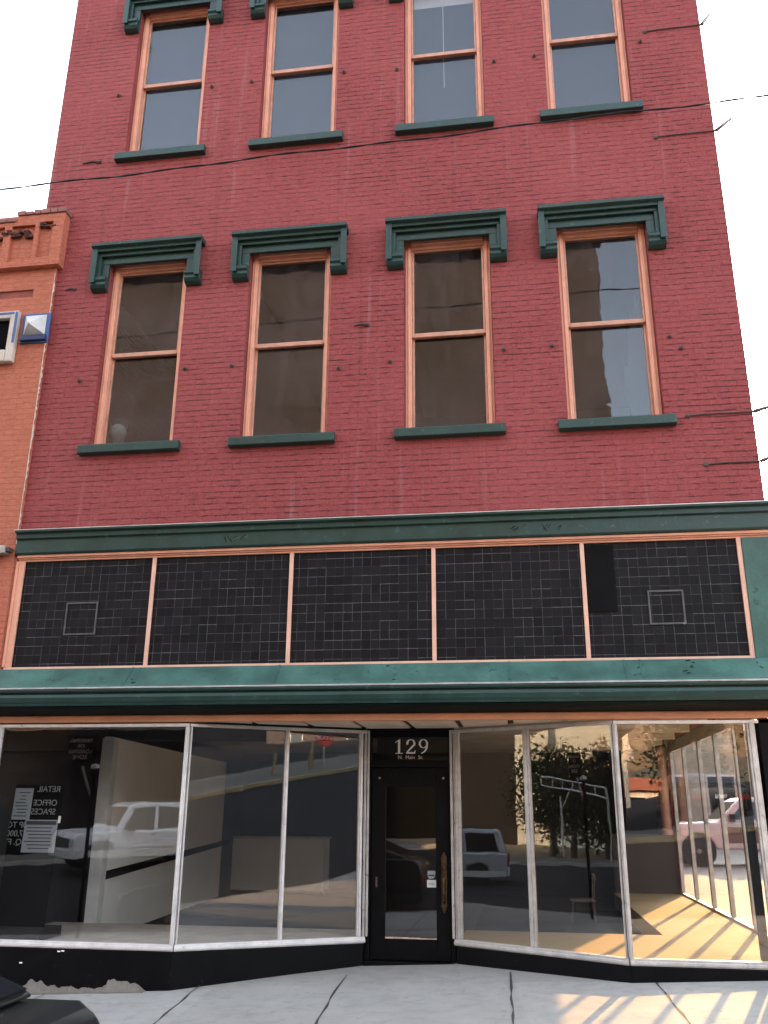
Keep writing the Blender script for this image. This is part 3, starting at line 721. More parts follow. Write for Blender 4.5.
MB().box(XL+.35, XR-.06, 9.0, 9.1, .0, 2.62).build('shop_back_wall', 'intdark', B)
MB().box(XL+.35, XR-.35, .345, 9.0, 2.56, 2.598).build('shop_ceiling', 'intceil', B)
for y in (2.2, 3.4, 4.6, 5.8, 7.0): MB().box(1.2, XR-.36, y-.05, y+.05, 2.47, 2.559).build('ceiling_joist', 'cream', B)
MB().box(-5.3, -1.9, 2.3, 2.42, 2.30, 2.559).build('ceiling_beam', 'intdark', B)
# dark half-wall with column in the right corner
MB().box(1.50, 2.50, 7.28, 7.40, PF, 1.12).build('half_wall', 'intwood', B)
MB().lathe([(.11, 1.121), (.11, 1.20), (.085, 1.22), (.075, 1.8), (.075, 2.555)], (2.42, 7.34, 0), 'z', 16).build('interior_column', 'brass' if False else 'sash', B, 0, True)
# side windows: posts on a low sill, open to the lot
sw = MB().box(2.515, XR-.004, .345, 7.26, -.3, PF+.03).build('side_window', 'alu', B, .004)
for y in (1.18, 2.44, 3.57, 4.72, 5.99, 7.22):
    MB().box(2.535, 2.59, y-.037, y+.037, PF+.0305, 2.44).build('post', 'alu', sw, .005)
MB().box(2.53, 2.585, .345, 7.26, 2.4405, 2.615).build('head_rail', 'alu', sw, .004)
ys = [.36, 1.18, 2.44, 3.57, 4.72, 5.99, 7.22]
for a, b in zip(ys, ys[1:]): MB().box(2.562, 2.567, a+.03, b-.03, PF+.032, 2.44).build('pane', 'glassA', sw)
MB().box(2.50, XR-.004, 7.262, 14, -.3, 2.618).build('side_wall', 'red', B)

# ------------------------------------------------------------------ things inside
K = empty('counter', 'low white counter box at the far end of the white shop wall', 'counter', (-4.55, 8.3, 0))
MB().box(-.93, .90, 0, .55, .06, .96).build('counter_body', 'intwhite', K, .01)
MB().box(-.90, .87, .03, .5, 0.001, .0595).build('plinth', 'intdark', K)
MB().box(-.94, .93, -.03, .57, .961, .995).build('counter_top', 'cap', K, .006)
C = empty('chair', 'slim dark metal chair standing on the dark shop floor beyond the platform', 'chair', (.76, 3.95, .013), 0); C.scale = (.78, .78, .78)
m = MB(); m.tube([(.19, -.19, 0), (.17, -.19, .45), (.20, -.19, .86)], .011, 6); m.tube([(.19, .19, 0), (.17, .19, .45), (.20, .19, .86)], .011, 6); m.build('back_frame', 'rod', C)
m = MB().box(.165, .215, -.2, .2, .78, .865); m.build('backrest', 'rod', C, .01)
for y in (-.18, .18): MB().tube([(-.2, y, 0), (-.17, y, .44)], .011, 6).build('leg', 'rod', C)
MB().box(-.21, .2, -.21, .21, .44, .465).build('seat', 'rod', C, .008)
# sign board leaning in the left display, seen from behind: lettering reads mirrored
N_ = empty('window_sign', 'black board of property notices seen in reverse behind the left display glass', 'sign', (-5.25, .30, PF))
bz = 1.70
N_.rotation_euler = (R(-3), 0, 0)
MB().box(-.14, .405, .0, .012, .0, bz-PF).build('board', 'blackmatt', N_)
def L(s, size, x, z, m='greyletter'): return text('lettering', s, size, (x, -.003, z-PF), (R(90), 0, 0), m, N_, .0012, -1.)
L('RETAIL', .085, .245, 1.655); L('OFFICE', .085, .225, 1.515); L('SPACES', .085, .215, 1.425)
L('UP TO', .085, -.055, 1.29); L('17,000', .085, -.05, 1.205); L('SQ. FT', .085, -.06, 1.12)
def sheetpaper(x0, x1, z0, z1, head):
    p = MB().box(x0, x1, -.006, -.0008, z0-PF, z1-PF).build('notice', 'paper', N_)
    rr = random.Random(int(z0*100)); m = MB(); z = z1-.05
    if head: m.box(x0+.015, x1-.015, -.0082, -.0062, z1-.05-PF, z1-.012-PF); z = z1-.085
    while z > z0+.02:
        a = rr.uniform(.02, .08); m.box(x0+a, x1-rr.uniform(.02, .08), -.0075, -.0062, z-PF, z+.010-PF); z -= .034
    m.build('print_lines', 'ink', p)
sheetpaper(-.135, .07, 1.345, 1.665, False); sheetpaper(.03, .40, 1.02, 1.345, True)
MB().box(.40, .425, -.008, .0, 1.315-PF, 1.385-PF).build('tape', 'whitepaint', N_)
MB().box(-5.39, -4.75, .06, .50, PF+.001, PF+.10).build('x', 'intdark', B).name = 'display_step'
# mannequin head in the leftmost second-floor window
H = empty('mannequin_head', 'pale mannequin head with dark hair inside the lower corner of a sash window', 'mannequin', (-4.645, .33, 5.50))
def headmesh():
    bm = bmesh.new(); bmesh.ops.create_uvsphere(bm, u_segments=28, v_segments=20, radius=1)
    for v in bm.verts:
        x, y, z = v.co; zz = z
        jaw = 1-.28*max(0, -z)**1.2
        v.co = Vector((x*.105*jaw, y*.125*(1-.12*max(0, -z)), z*.15+.27))
        if y < 0:
            f = max(0, -y)
            nose = math.exp(-((x/.13)**2+((z+.12)/.22)**2)); v.co.y -= .026*nose*f
            for sx in (-1, 1): v.co.y += .022*math.exp(-(((x-sx*.38)/.17)**2+((z-.08)/.12)**2))*f
            v.co.y -= .010*math.exp(-((x/.26)**2+((z+.52)/.08)**2))*f
            v.co.y += .006*math.exp(-((x/.3)**2+((z+.44)/.04)**2))*f
    me = bpy.data.meshes.new('head'); bm.to_mesh(me); bm.free(); return me
me = headmesh(); me.materials.append(MT['mannequin'])
for p in me.polygons: p.use_smooth = True
o = bpy.data.objects.new('head', me); COL.objects.link(o); o.parent = H; o.rotation_euler = (0, 0, R(25))
MB().lathe([(.11, .0), (.10, .015), (.062, .05), (.055, .12), (.06, .18)], (0, .02, 0), 'z', 16).build('neck', 'mannequin', H, 0, True)
m = MB(); m.lathe([(.112, .325), (.118, .36), (.110, .41), (.075, .44), (.02, .455), (.001, .456)], (0, .012, 0), 'z', 20); m.build('hair', 'hair', H, 0, True)
for sx in (-1, 1): MB().lathe([(.001, -.016), (.012, -.014), (.018, -.004), (.017, .01)], (sx*.042, -.086, .283), 'y', 10).build('eye', 'ink', o)

# ------------------------------------------------------------------ orange neighbour on the left
NB = empty('orange_building', 'low orange painted brick building with stepped parapet left of the red building', 'building')
NX = -5.535
wall_open(MB(), -14, NX, -.8, 7.93, [(-7.6, -6.18, 4.9, 7.55)], -.05, .3)
m = MB(); wall_open(m, -14, NX, -.8, 7.93, [(-8.2, -5.80, 7.53, 7.64)], -.05, .3); m.build('facade_wall', 'orange', NB)
MB().box(-8.2, -5.80, -.03, .29, 7.531, 7.639).build('recess_slot', paint('dark_orange_brick', (.27, .07, .05), .8, .3, 6, .3), NB)
m = MB(); wall_open(m, -14, -5.47, 7.932, 8.70, [(-6.62, -6.28, 8.02, 8.55), (-6.18, -5.86, 8.02, 8.55), (-5.80, -5.62, 8.05, 8.58), (-7.4, -6.75, 8.02, 8.55)], -.13, .3); m.build('parapet', 'orange', NB, .005)
MB().box(-13.9, -5.50, -.085, .25, 8.0, 8.6).build('parapet_panel', 'orange', NB)
m = MB(); rr = random.Random(2)
for k in range(26):
    x = -6.55+rr.random()*.62; z = 8.33+.10*math.sin((x+6.55)*4)+rr.uniform(-.05, .05); m.box(x, x+rr.uniform(.03, .08), -.138, -.075, z, z+rr.uniform(.012, .035))
for k in range(6):
    x = -5.80+rr.random()*.2; z = 8.52+rr.uniform(-.02, .03); m.box(x, x+.06, -.138, -.08, z, z+.015)
m.build('broken_brick', paint('broken_brick_paint', (.10, .035, .025), .9, .4, 20, .3, wear=(.4, .2, .1), wear_amt=.02), NB)
m = MB(); x = -13.9; rr = random.Random(4)
while x < -5.46:
    wd = rr.uniform(.09, .13); zt = 8.76 if x > -6.25 else 8.66
    m.box(x, min(x+wd-.012, -5.45), -.15, .32, 8.702 if x > -6.25 else 8.702-.09, zt+rr.uniform(-.012, .012)); x += wd
m.build('coping', paint('coping_brick', (.28, .12, .10), .8, .3, 6, .3, wear=(.5, .42, .38), wear_amt=.0), NB, .006)
# projecting pyramid block, blue rim
q = MB().box(-5.86, -5.50, -.075, -.0505, 6.86, 7.27).build('pyramid_block', 'blue', NB, .006)
m = MB(); cx, cz = -5.68, 7.07
m.add([(cx-.15, -.076, cz-.10), (cx+.13, -.076, cz-.10), (cx+.13, -.076, cz+.17), (cx-.15, -.076, cz+.17), (cx-.03, -.20, cz+.0)], [(0, 1, 4), (1, 2, 4), (2, 3, 4), (3, 0, 4), (3, 2, 1, 0)])
m.build('pyramid_boss', 'cap', q)
MB().box(-5.85, -5.51, -.12, -.0755, 6.88, 6.925).box(-5.84, -5.52, -.10, -.0755, 6.926, 6.96).build('block_ledge', paint('navy_paint', (.02, .035, .10), .5, .2, 6, .1), q, .004)
m = MB(); x0, x1, z0, z1 = -6.5, -5.905, 6.60, 7.30
m.box(x1-.10, x1, -.13, -.0505, z0, z1); m.box(x0, x0+.1, -.13, -.0505, z0, z1); m.box(x0+.1, x1-.1, -.128, -.0505, z1-.1, z1); m.box(x0+.1, x1-.1, -.14, -.0505, z0, z0+.16)
v = m.build('stone_vent', 'cap2', NB, .012)
MB().box(x0+.1, x1-.1, -.07, -.0505, z0+.16, z1-.1).build('vent_opening', 'blackmatt', v)
m = MB(); m.box(x1-.035, x1+.002, -.132, -.1305, z0+.25, z1-.02); m.box(x0+.1, x1-.05, -.132, -.1305, z1-.05, z1-.02); m.build('blue_trim', 'blue', v)
# awning bracket and pipe at the left edge
MB().box(-6.6, -5.60, -.16, -.0505, 4.16, 4.25).build('signboard_edge', 'steel', NB, .01)
MB().box(-5.612, -5.56, -.14, -.0505, 4.185, 4.235).build('bracket_cap', 'rod', NB, .006)
MB().box(-14, NX-.001, .3005, 12, -.8, 7.6).build('rear_block', 'orange', NB)
m = MB(); rr = random.Random(9); z = 4.3; rt = []
while z < 7.85: rt.append((NX+rr.choice((.001, .003, .012, .02))*rr.uniform(.6, 1.2), z)); z += rr.uniform(.015, .05)
m.prism([(NX-.006, 4.29)]+rt+[(NX-.006, 7.87)], 'y', -.0535, -.0515)
m.build('ragged_paint_edge', 'cap2', NB)

NB2 = empty('shading_building', 'plain unseen block beyond the orange building, added to shade the opposite facade', 'building', (-14.1, 0, 0))  # out of view, added to keep sun off the opposite facade
MB().box(-26, 0, 0, 14, -2, 15).build('wall', 'pale', NB2); MB().box(-26.1, .0, -.35, .0, 14.2, 15.2).build('cornice', 'batten', NB2, .03)
NB3 = empty('shading_building', 'plain unseen block uphill of the sunny lot, added to shade the street', 'building', (12.5, 0, 0))  # out of view as well, added so its shadow covers the street
MB().box(0, 30, -.3, 21, -1, 13).build('wall', 'pale', NB3); MB().box(-.1, 30.1, -.65, -.3, 12.2, 13.2).build('cornice', 'batten', NB3, .03)
for T_, x0_ in ((NB2, -24), (NB3, 2)):
    for k in range(7):
        for z in (4.6, 8.6):
            yy = -.001 if T_ is NB2 else -.301
            f = MB().box(x0_+3.3*k, x0_+3.3*k+1.3, yy-.06, yy, z, z+2.2).build('window', 'cap', T_); MB().box(x0_+3.3*k+.1, x0_+3.3*k+1.2, yy-.075, yy-.061, z+.1, z+2.1).build('pane', 'carglass', f)

# ------------------------------------------------------------------ overhead cable
m = MB(); A_, B_ = [], []
for i in range(321):
    t = i/320; x = -16+32*t; z = 8.083+.031*(x+1.4); a = x*9
    wob = .010*math.sin(x*2.1)+.008*math.sin(x*5.3+1)
    A_.append((x, -1.5+.005*math.cos(a), z+wob+.005*math.sin(a))); B_.append((x, -1.5-.005*math.cos(a), z+wob-.005*math.sin(a)))
m.tube(A_, .0065, 5); m.tube(B_, .0065, 5)
tag(m.build('overhead_cable', 'cable'), 'dark twisted overhead cable strung in front of the brick facade', 'cable')

# ------------------------------------------------------------------ vehicles
def car(name, label, loc, rz, pt, spec, group=None):
    """body shell from side profiles; nose at -X; wheels rest on z=0"""
    T = empty(name, label, spec['cat'], loc, rz, group)
    W = spec['w']/2; wr = spec['wr']
    low = []
    zb = spec['zb']
    pts = spec['low']                       # outline above, nose bottom -> over the top -> tail bottom
    arch = []
    for wx in sorted(spec['wheels'], reverse=True):
        ra = wr*1.17
        h = zb-wr; a0 = math.asin(h/ra)
        arch += [(wx+ra*math.cos(a), wr+ra*math.sin(a)) for a in [a0+(math.pi-2*a0)*k/12 for k in range(13)]]
    poly = pts+arch
    mb = MB(); n = len(poly)
    secs = [(-W, 1.), (-W+.001, 1.)]
    # side sections: slightly tucked at the bottom and the shoulder
    def sec(y, sh): return [(x, y*(1-.05*max(0, (z-spec['belt']*.75))/spec['belt']), z) for x, z in poly]
    def solid(m2, P, Q): m2.add(P+Q, [tuple(range(n))[::-1], tuple(range(n, 2*n))]+[(i, (i+1) % n, n+(i+1) % n, n+i) for i in range(n)])
    solid(mb, [(x, -W, z) for x, z in poly], [(x, W, z) for x, z in poly])
    gp = spec['green']; tum = spec.get('tum', .16); bz = spec['belt']
    def gy(z): return W-.02-(z-bz)*tum
    ng = len(gp)
    mb.add([(x, -gy(z), z) for x, z in gp]+[(x, gy(z), z) for x, z in gp], [tuple(range(ng))[::-1], tuple(range(ng, 2*ng))]+[(i, (i+1) % ng, ng+(i+1) % ng, ng+i) for i in range(ng)])
    for bx in spec.get('boxes', []): mb.box(*bx)
    body = mb.build('body', pt, T, .07, True)
    body.modifiers['bevel'].segments = 4; body.modifiers['bevel'].harden_normals = False
    if spec.get('low_paint'): 
        MB().box(spec['low'][0][0]+.05, spec['low'][-1][0]-.05, -W-.006, W+.006, zb+.02, zb+.22).build('lower_trim', spec['low_paint'], body, .01)
    for wp in spec['wins']:
        for sg in (-1, 1):
            m = MB(); k = len(wp)
            m.add([(x, sg*(gy(z)-.03), z) for x, z in wp]+[(x, sg*(gy(z)+.006), z) for x, z in wp], [tuple(range(k))[::-1], tuple(range(k, 2*k))]+[(i, (i+1) % k, k+(i+1) % k, k+i) for i in range(k)])
            m.build('window', 'carglass', body)
    for (xa, za), (xb, zb2) in spec['screens']:
        d = Vector((xb-xa, 0, zb2-za)); nrm = Vector((-d.z, 0, d.x)).normalized()
        if nrm.x*(1 if xa > 0 else -1) < 0 and abs(nrm.x) > .1: nrm = -nrm
        if nrm.z < 0: nrm = -nrm
        q = []
        for off in (-.01, .009):
            for x, z, sg in ((xa, za, -1), (xa, za, 1), (xb, zb2, 1), (xb, zb2, -1)):
                p = Vector((x, sg*(gy(z)-.09), z))+nrm*off; q.append(p)
        MB().add(q, [(0, 1, 2, 3), (7, 6, 5, 4), (0, 4, 5, 1), (1, 5, 6, 2), (2, 6, 7, 3), (3, 7, 4, 0)]).build('windscreen', 'carglass', body)
    for wx in spec['wheels']:
        for sg in (-1, 1):
            y = sg*(W-.13)
            tw = MB().lathe([(wr*.62, -.11), (wr*.93, -.115), (wr, -.08), (wr, .08), (wr*.93, .115), (wr*.62, .11)], (wx, y, wr), 'y', 28).build('wheel', 'tyre', T, 0, True)
            m = MB().lathe([(.02, -.118), (.06, -.118), (.07, -.09), (wr*.52, -.07), (wr*.60, -.112), (wr*.62, -.109), (wr*.62, .109), (wr*.60, .112), (wr*.52, .07), (.07, .09), (.06, .118), (.02, .118)], (wx, y, wr), 'y', 20)
            m.build('rim', 'rim', tw)
            MB().lathe([(wr*1.13, -.10), (wr*1.13, .10)], (wx, sg*(W-.115), wr), 'y', 24).build('wheel_arch', 'plastic', body)
    for nm, mt, bx in spec['bits']:
        for sg in (-1, 1):
            x0, x1, y0, y1, z0, z1 = bx; a, b = sorted((sg*y0, sg*y1)); MB().box(x0, x1, a, b, z0, z1).build(nm, mt, body, .012)
    for nm, mt, bx in spec.get('mids', []): MB().box(*bx).build(nm, mt, body, .01)
    return T
def suv_spec():
    L2 = 2.55; W = 1.0
    return dict(cat='suv', w=2.0, wr=.39, zb=.36, belt=1.13, tum=.20, wheels=(-1.72, 1.50), low_paint='cap',
      low=[(-L2, .36), (-L2-.03, .62), (-L2+.0, 1.02), (-L2+.10, 1.10), (-1.25, 1.165), (L2-.06, 1.18), (L2+.02, 1.05), (L2+.03, .55), (L2-.03, .36)],
      green=[(-1.36, 1.14), (-.86, 1.84), (-.66, 1.91), (2.2, 1.93), (2.36, 1.85), (2.52, 1.155)],
      wins=[[(-1.04, 1.20), (-.70, 1.78), (-.08, 1.79), (-.08, 1.20)], [(.04, 1.20), (.04, 1.79), (.92, 1.79), (.98, 1.20)], [(1.14, 1.20), (1.08, 1.79), (2.1, 1.785), (2.28, 1.20)]],
      screens=[((-1.29, 1.22), (-.90, 1.79)), ((2.50, 1.24), (2.37, 1.79))],
      bits=[('headlight', 'lamp', (-L2-.045, -L2+.1, .62, .97, .70, .92)), ('tail_light', 'taillamp', (L2-.04, L2+.045, .80, 1.004, .75, 1.12)),
            ('mirror', 'plastic', (-.92, -.76, 1.0, 1.20, 1.14, 1.32)), ('door_handle', 'plastic', (-.20, -.02, .995, 1.03, 1.02, 1.06)), ('door_handle', 'plastic', (.78, .96, .995, 1.03, 1.02, 1.06)),
            ('roof_rail', 'plastic', (-.3, 2.1, .66, .70, 1.932, 1.97)), ('side_moulding', 'cap', (-1.2, .95, .998, 1.018, .62, .70)),
            ('door_gap', 'plastic', (-.035, -.025, .992, 1.003, .45, 1.14)), ('door_gap', 'plastic', (1.005, 1.015, .992, 1.003, .62, 1.14)), ('door_gap', 'plastic', (-1.03, -1.02, .992, 1.003, .45, 1.12))],
      mids=[('grille', 'plastic', (-L2-.045, -L2+.05, -.58, .58, .66, .94)), ('bumper', 'cap', (-L2-.10, -L2+.2, -.97, .97, .40, .60)), ('rear_bumper', 'cap', (L2-.2, L2+.09, -.97, .97, .42, .60))])
def sedan_spec():
    return dict(cat='car', w=1.80, wr=.32, zb=.24, belt=.92, tum=.34, wheels=(-1.42, 1.32),
      low=[(-2.22, .24), (-2.28, .45), (-2.22, .66), (-2.0, .76), (-1.0, .90), (.9, .95), (1.62, .985), (2.10, .965), (2.20, .90), (2.26, .60), (2.20, .24)],
      green=[(-1.05, .89), (-.25, 1.34), (.1, 1.40), (.85, 1.385), (1.25, 1.30), (1.96, .985)],
      wins=[[(-.72, .96), (-.16, 1.29), (.22, 1.335), (.22, .96)], [(.30, .96), (.30, 1.335), (.88, 1.32), (1.30, 1.16), (1.36, .985)]],
      screens=[((-.98, .945), (-.28, 1.335)), ((1.91, 1.015), (1.30, 1.285))],
      bits=[('headlight', 'lamp', (-2.27, -2.12, .48, .84, .56, .68)), ('tail_light', 'taillamp', (2.16, 2.262, .48, .88, .52, .66)), ('mirror', 'carblack', (-.80, -.66, .86, 1.04, .93, 1.06)),
            ('door_handle', 'plastic', (.02, .18, .895, .925, .83, .86)), ('door_handle', 'plastic', (.95, 1.11, .895, .925, .84, .87))],
      mids=[('grille', 'plastic', (-2.285, -2.2, -.42, .42, .36, .52)), ('number_plate', 'cap', (2.235, 2.27, -.16, .16, .56, .68))])
def pickup_spec():
    L2 = 2.75
    return dict(cat='pickup', w=1.95, wr=.40, zb=.44, belt=1.15, tum=.18, wheels=(-1.80, 1.65),
      low=[(-L2, .44), (-L2-.03, .70), (-L2, 1.02), (-2.55, 1.10), (-1.15, 1.16), (.55, 1.17), (.56, 1.17), (L2, 1.17), (L2+.02, .9), (L2, .50)],
      green=[(-1.25, 1.15), (-.62, 1.72), (-.45, 1.79), (.38, 1.79), (.50, 1.72), (.56, 1.16)],
      wins=[[(-.90, 1.21), (-.48, 1.66), (.36, 1.68), (.42, 1.21)]],
      screens=[((-1.17, 1.22), (-.66, 1.68)), ((.56, 1.25), (.50, 1.68))],
      bits=[('headlight', 'lamp', (-L2-.045, -L2+.1, .55, .92, .74, .96)), ('tail_light', 'taillamp', (L2-.05, L2+.04, .82, .979, .8, 1.12)), ('mirror', 'plastic', (-.95, -.80, .97, 1.2, 1.15, 1.36)),
            ('door_handle', 'plastic', (.2, .36, .97, 1.0, 1.02, 1.06)), ('side_panel', 'cartan', (-1.0, L2-.1, .970, .985, .60, 1.02))],
      mids=[('grille', 'plastic', (-L2-.045, -L2+.05, -.52, .52, .68, .98)), ('bumper', 'steel', (-L2-.12, -L2+.15, -.95, .95, .46, .66)), ('cargo_bed', 'plastic', (.75, 2.6, -.8, .8, 1.0, 1.176))])
o = car('parked_suv', 'long white four door suv angle parked at the far kerb', (-10.25, -15.75, G(-10.25, -15.5)-.13), R(-45), 'carwhite', suv_spec()); o.scale = (.87, .87, .87); o.rotation_euler = (R(-1.5), math.atan(-.02), R(-45))
o = car('passing_suv', 'silver grey suv turned across the traffic lane down the street', (-23.2, -8.8, G(-23.2, -8.8)-.14), 0, 'carsilver', suv_spec()); o.rotation_euler = (0, 0, R(-62))
o = car('parked_sedan', 'black sedan parked along the near kerb, its tail in the lower corner', (-3.90, -5.94, G(-3.90, -5.94)-.19), 0, 'carblack', sedan_spec()); o.rotation_euler = (0, math.atan(-.046), 0)
o = car('parked_pickup', 'white and brown pickup in the sunny lot beyond the side windows', (6.6, 19.0, LZ(6.6)), 0, 'carwhite', pickup_spec()); o.rotation_euler = (0, math.atan(-.015), 0)

# ------------------------------------------------------------------ lot on the right
LB = empty('lot_building', 'grey green rendered building across the sunny side lot', 'building', (0, 31, 0))
g = 0.3
MB().box(3.0, 9.4, 0, 9, -.6, 5.2).build('wall', 'lotwall', LB, .02)
MB().box(2.9, 9.5, -.12, .0, 4.75, 5.3).build('cornice', 'cap', LB, .02)
for x in (3.6, 5.6, 7.6):
    f = MB().box(x, x+1.2, -.05, -.001, 1.1, 3.0).build('window', 'cap', LB, .01); MB().box(x+.08, x+1.12, -.065, -.051, 1.18, 2.92).build('pane', 'carglass', f)
LC = empty('lot_building', 'red brick building at the far right of the sunny lot', 'building', (0, 30, 0))
MB().box(9.6, 26, 0, 10, -.6, 5.0).build('wall', 'lotbrick', LC, .02)
for x in (10.3, 12.6, 15): 
    f = MB().box(x, x+1.1, -.05, -.001, 1.9, 3.8).build('window', 'cap', LC, .01); MB().box(x+.08, x+1.02, -.065, -.051, 1.98, 3.72).build('pane', 'carglass', f)

# ------------------------------------------------------------------ the street opposite (seen in the glass)
def facade_windows(mbp, xs, zs, y, w_, h_, par, mt='cap'):
    for x in xs:
        for z in zs:
            f = MB().box(x-w_/2-.08, x+w_/2+.08, y, y+.06, z-.08, z+h_+.08).build('window', mt, par)
            MB().box(x-w_/2, x+w_/2, y+.061, y+.075, z, z+h_).build('pane', 'carglass', f)
OB = empty('opposite_building', 'brown brick commercial block across the street', 'building', (0, -21.5, 0))
gz = G(-12, -21.5)
MB().box(-30, 3.8, -14, 0, 4.101, 24).build('wall', 'oppbrick', OB); MB().box(-30, 3.3, -14, 0, -1.8, 4.1).build('ground_floor_wall', 'blackmatt', OB)
MB().box(-30.2, 4.0, .001, .4, 22.6, 23.6).build('cornice', 'batten', OB, .03)
MB().box(-30, 3.3, .001, .35, 3.4, 4.1).build('fascia', 'blackmatt', OB, .02)
facade_windows(None, [-28.5+3.6*k for k in range(9)], [6.5, 11.6], .001, 1.1, 2.1, OB)
for x in [-28+5.2*k for k in range(6)]:
    f = MB().box(x, x+4.6, .001, .08, .1, 3.2).build('shop_window', 'blackmatt', OB); MB().box(x+.15, x+4.45, .081, .1, .6, 3.0).build('pane', 'blackmatt', f)
PBG = empty('concrete_building', 'pale concrete building beyond the street trees', 'building', (-47, -33, 0))
MB().box(-14, 14, -10, 0, -3.5, 16).build('wall', 'pale', PBG)
facade_windows(None, [-8, .9, 8], [6.4, 11], .001, 1.1, 1.5, PBG, 'pale')
FB = empty('flat_roofed_shop', 'low shop with a long red roof band on the far corner', 'building', (7.2, -62, 0))
MB().box(-4.5, 3, -9, 0, -1, 3.0).build('wall', 'cap2', FB); MB().box(-5, 3.3, -9.4, .4, 3.001, 3.9).build('roof', 'redroof', FB, .03)
facade_windows(None, [-3, .8], [1.2], .001, 2.2, 1.4, FB)
RB = empty('terrace_building', 'dark brick terrace up the rising street', 'building', (52, -42, 3))
MB().box(-15, 18, -12, 0, -3, 11).build('wall', 'oppbrick', RB); facade_windows(None, [-12+3.2*k for k in range(9)], [3.2, 7.2], .001, 1.2, 1.9, RB)

TB = empty('terrace_building', 'tall dark brick terrace closing the far end of the street', 'building', (-82, -44, -2))
MB().box(-18, 14, -14, 18, -3, 19).build('wall', 'batten', TB); facade_windows(None, [-14+3.6*k for k in range(8)], [4, 8, 12], 18.001, 1.2, 1.9, TB)
def tree(name, label, x, y, h, cr, conifer=False, seed=0):
    T = empty(name, label, 'tree', (x, y, G(x, y)-.2), 0, 'street trees'); rr = random.Random(seed)
    m = MB(); m.tube([(0, 0, 0), (.05, .02, h*.25), (-.04, .05, h*.55), (.02, 0, h*.92)], [.2, .15, .1, .02], 8)
    tips = []
    for k in range(9):
        a = rr.uniform(0, 6.28); z0 = h*rr.uniform(.25, .7); l = cr*rr.uniform(.5, .95)
        p = Vector((math.cos(a)*l, math.sin(a)*l, z0+h*rr.uniform(.08, .25))); m.tube([(0, 0, z0), p*.5+Vector((0, 0, z0*.5+.1)), p], [.06, .04, .012], 5); tips.append(p)
    m.build('trunk', 'bark', T)
    c = MB()
    for k in range(78):
        if conifer:
            z = h*(.12+.86*rr.random()**.8); rad = cr*(1-z/h)*1.1+.12; a = rr.uniform(0, 6.28); ctr = Vector((math.cos(a)*rad*.75, math.sin(a)*rad*.75, z)); sp = .42
        else:
            a = rr.uniform(0, 6.28); e = rr.uniform(-1.2, 1.2); q = rr.uniform(.45, 1.)*cr
            ctr = Vector((math.cos(a)*math.cos(e)*q, math.sin(a)*math.cos(e)*q, h*.58+math.sin(e)*q*h*.40/cr)); sp = cr*.27
        for j in range(34):
            p = ctr+Vector((rr.gauss(0, sp), rr.gauss(0, sp), rr.gauss(0, sp*.8))); s = rr.uniform(.09, .19)
            u = Vector((rr.gauss(0, 1), rr.gauss(0, 1), rr.gauss(0, 1))).normalized(); v = u.orthogonal().normalized()
            c.add([p-u*s, p+v*s*.6, p+u*s, p-v*s*.6], [(0, 1, 2, 3)])
    c.build('crown', 'leaf2' if conifer else 'leaf', T)
for i, (x, y, h, cr, cf, lb) in enumerate([(-41.5, -24.5, 7.2, 2.3, 0, 'slim tall leafy tree second from the end of the tree row'), (-38.2, -24, 6.2, 1.9, 0, 'rounded leafy street tree beside the dark conifer'), (-36.4, -25, 6.0, 1.7, 1, 'dark pointed conifer in front of the pale concrete building'),
                                        (-33.5, -23.4, 5.0, 2.0, 0, 'short broad leafy tree beside the pipe gateway'), (-31.0, -25, 6.2, 2.1, 0, 'tall leafy tree nearest the brown brick block'), (-44.5, -26.5, 6.4, 2.2, 0, 'broad leafy tree at the very end of the tree row'), (-35.0, -26.5, 5.6, 2.0, 0, 'leafy tree growing behind the dark conifer'), (8.6, -40, 5.0, 2.0, 0, 'lone leafy tree beside the corner lot totem')]):
    tree('conifer' if cf else 'street_tree', lb, x, y, h, cr, bool(cf), 20+i)
# pipe gateway by the far pavement
AR = empty('pipe_gateway', 'pale pipe gateway with a sloping truss between two posts', 'gateway', (-31, -20.2, G(-31, -20.2)))
for x, hh in ((-2.2, 2.9), (2.0, 3.2)): MB().tube([(x, 0, 0), (x, 0, hh)], .06, 8).build('post', 'steel', AR)
m = MB(); a, b = Vector((-4.0, 0, 4.0)), Vector((2.0, 0, 3.2))
m.tube([a, b], .045, 6); m.tube([a-Vector((0, 0, .45)), b-Vector((0, 0, .45))], .045, 6)
for k in range(7):
    t = k/6; p = a.lerp(b, t); m.tube([p, p-Vector((0, 0, .45))], .03, 5)
m.tube([(-2.2, 0, 2.3), (-.9, 0, 3.4)], .035, 5); m.build('truss', 'steel', AR)
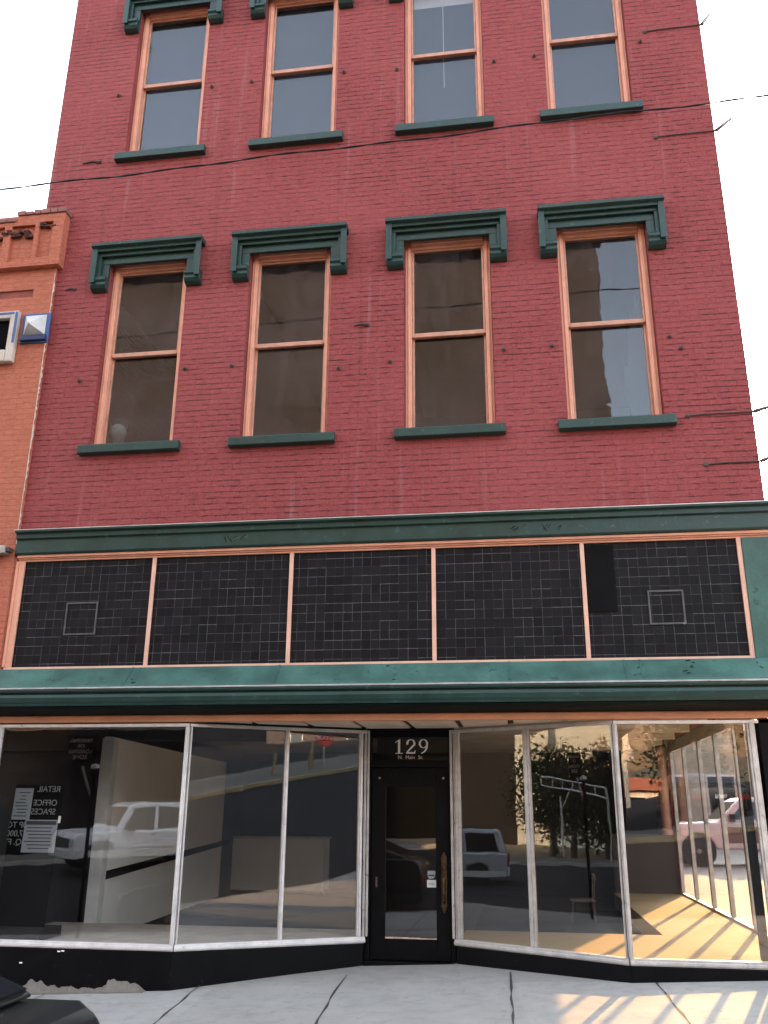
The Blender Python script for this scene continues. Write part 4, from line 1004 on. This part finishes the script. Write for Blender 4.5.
# stop sign and posts up the hill
SX, SY = 18.5, -18.7; sg_ = G(SX, SY)
ST_ = empty('stop_sign', 'red octagonal stop sign on a thin post up the rising street', 'sign', (SX, SY, sg_-.1), R(-135+180-15))
MB().tube([(0, 0, 0), (0, 0, 1.5)], .03, 6).build('post', 'steel', ST_)
oc = [(.36*math.cos(R(22.5+45*k)), 1.2+.36*math.sin(R(22.5+45*k))) for k in range(8)]
pl = MB().prism(oc, 'y', .037, .05).build('sign_plate', 'signred', ST_)
text('lettering', 'STOP', .29, (0, .056, 1.2), (R(90), 0, R(180)), 'whitepaint', pl, .003)
for i, (x, y, hh, lb) in enumerate(((15.6, -18.6, 1.05, 'yellow post beside the far kerb, furthest down the hill'), (18.0, -18.9, 1.1, 'yellow post close to the stop sign'), (17.6, -18.6, .8, 'short yellow post between the two taller ones'))):
    o = MB().lathe([(.07, 0), (.07, hh-.06), (.05, hh), (.001, hh+.01)], (0, 0, 0), 'z', 12).build('bollard', 'yellow'); o.location = (x, y, G(x, y)-.1); tag(o, lb, 'bollard', 'yellow posts up the hill')
# notice pole on the near pavement
NP = empty('notice_pole', 'dark pole with a small lettered notice plate on the near pavement', 'sign pole', (-6.42, -4.35, G(-6.42, -4.35)), 0)
MB().tube([(0, 0, 0), (0, 0, 2.35)], .03, 8).build('post', 'blackmatt', NP)
MB().tube([(0, 0, 1.9), (-.22, 0, 2.4)], .018, 6).build('brace', 'steel', NP)
MB().lathe([(.03, 2.35), (.075, 2.37), (.06, 2.42), (.001, 2.44)], (0, 0, 0), 'z', 12).build('pole_cap', 'cap', NP, 0, True)
pl = MB().box(-.46, -.08, -.01, .01, 2.42, 2.86).build('notice_plate', 'blackmatt', NP, .01)
for i, s in enumerate(('PARKING', 'OR', 'LOADING', 'ZONE')): text('lettering', s, .085, (-.27, .0125, 2.785-.085*i), (R(90), 0, R(180)), 'whitepaint', pl, .001)
# totem sign at the far corner
TS = empty('totem_sign', 'tall pale sign column by the far corner lot', 'sign', (6.0, -45, G(6.0, -45)-.1))
MB().box(-.12, .12, -.12, .12, 0, 2.6).build('post', 'steel', TS); MB().box(-.45, .45, -.14, .14, 2.6, 3.5).build('sign_box', 'cap2', TS, .03); MB().box(-.32, .32, -.12, .12, 3.501, 4.4).build('sign_box', 'cap2', TS, .03)
# dark cars in the corner lot
for i, (x, y, p, lb) in enumerate(((6.4, -24.6, 'carblack', 'black sedan nearest the yellow kerb in the corner lot'), (6.9, -31.5, 'carblack', 'black sedan further back in the corner lot'))):
    o = car('lot_car', lb, (x, y, G(x, y)-.05), R(90), p, sedan_spec(), 'cars in the corner lot')
# hills
def hill(name, cx, cy, wx, wy, hh, seed):
    m = MB(); nx, ny = 44, 26; vs = []
    for j in range(ny):
        for i in range(nx):
            u, v = i/(nx-1)*2-1, j/(ny-1)*2-1; x, y = cx+u*wx, cy+v*wy
            e = max(0, 1-u*u)*max(0, 1-v*v); k = mnoise.fractal(Vector((x*.012+seed, y*.012, 0)), 1., 2., 5)
            vs.append((x, y, G(x, y)-4+hh*e*(1+.35*k)))
    m.add(vs, [(j*nx+i, j*nx+i+1, (j+1)*nx+i+1, (j+1)*nx+i) for i in range(nx-1) for j in range(ny-1)])
    tag(m.build(name, 'hill', None, 0, True), kind='structure')
hill('hill', 60, -420, 420, 200, 95, 1.3)
hill('hill', -420, -330, 300, 240, 70, 5.1)

for o in COL.objects:
    if o.type == 'MESH' and o.name.split('.')[0] in ('paint_flakes', 'paint_crack', 'broken_brick', 'flaking_paint', 'torn_paper', 'print_lines'): o['kind'] = 'stuff'
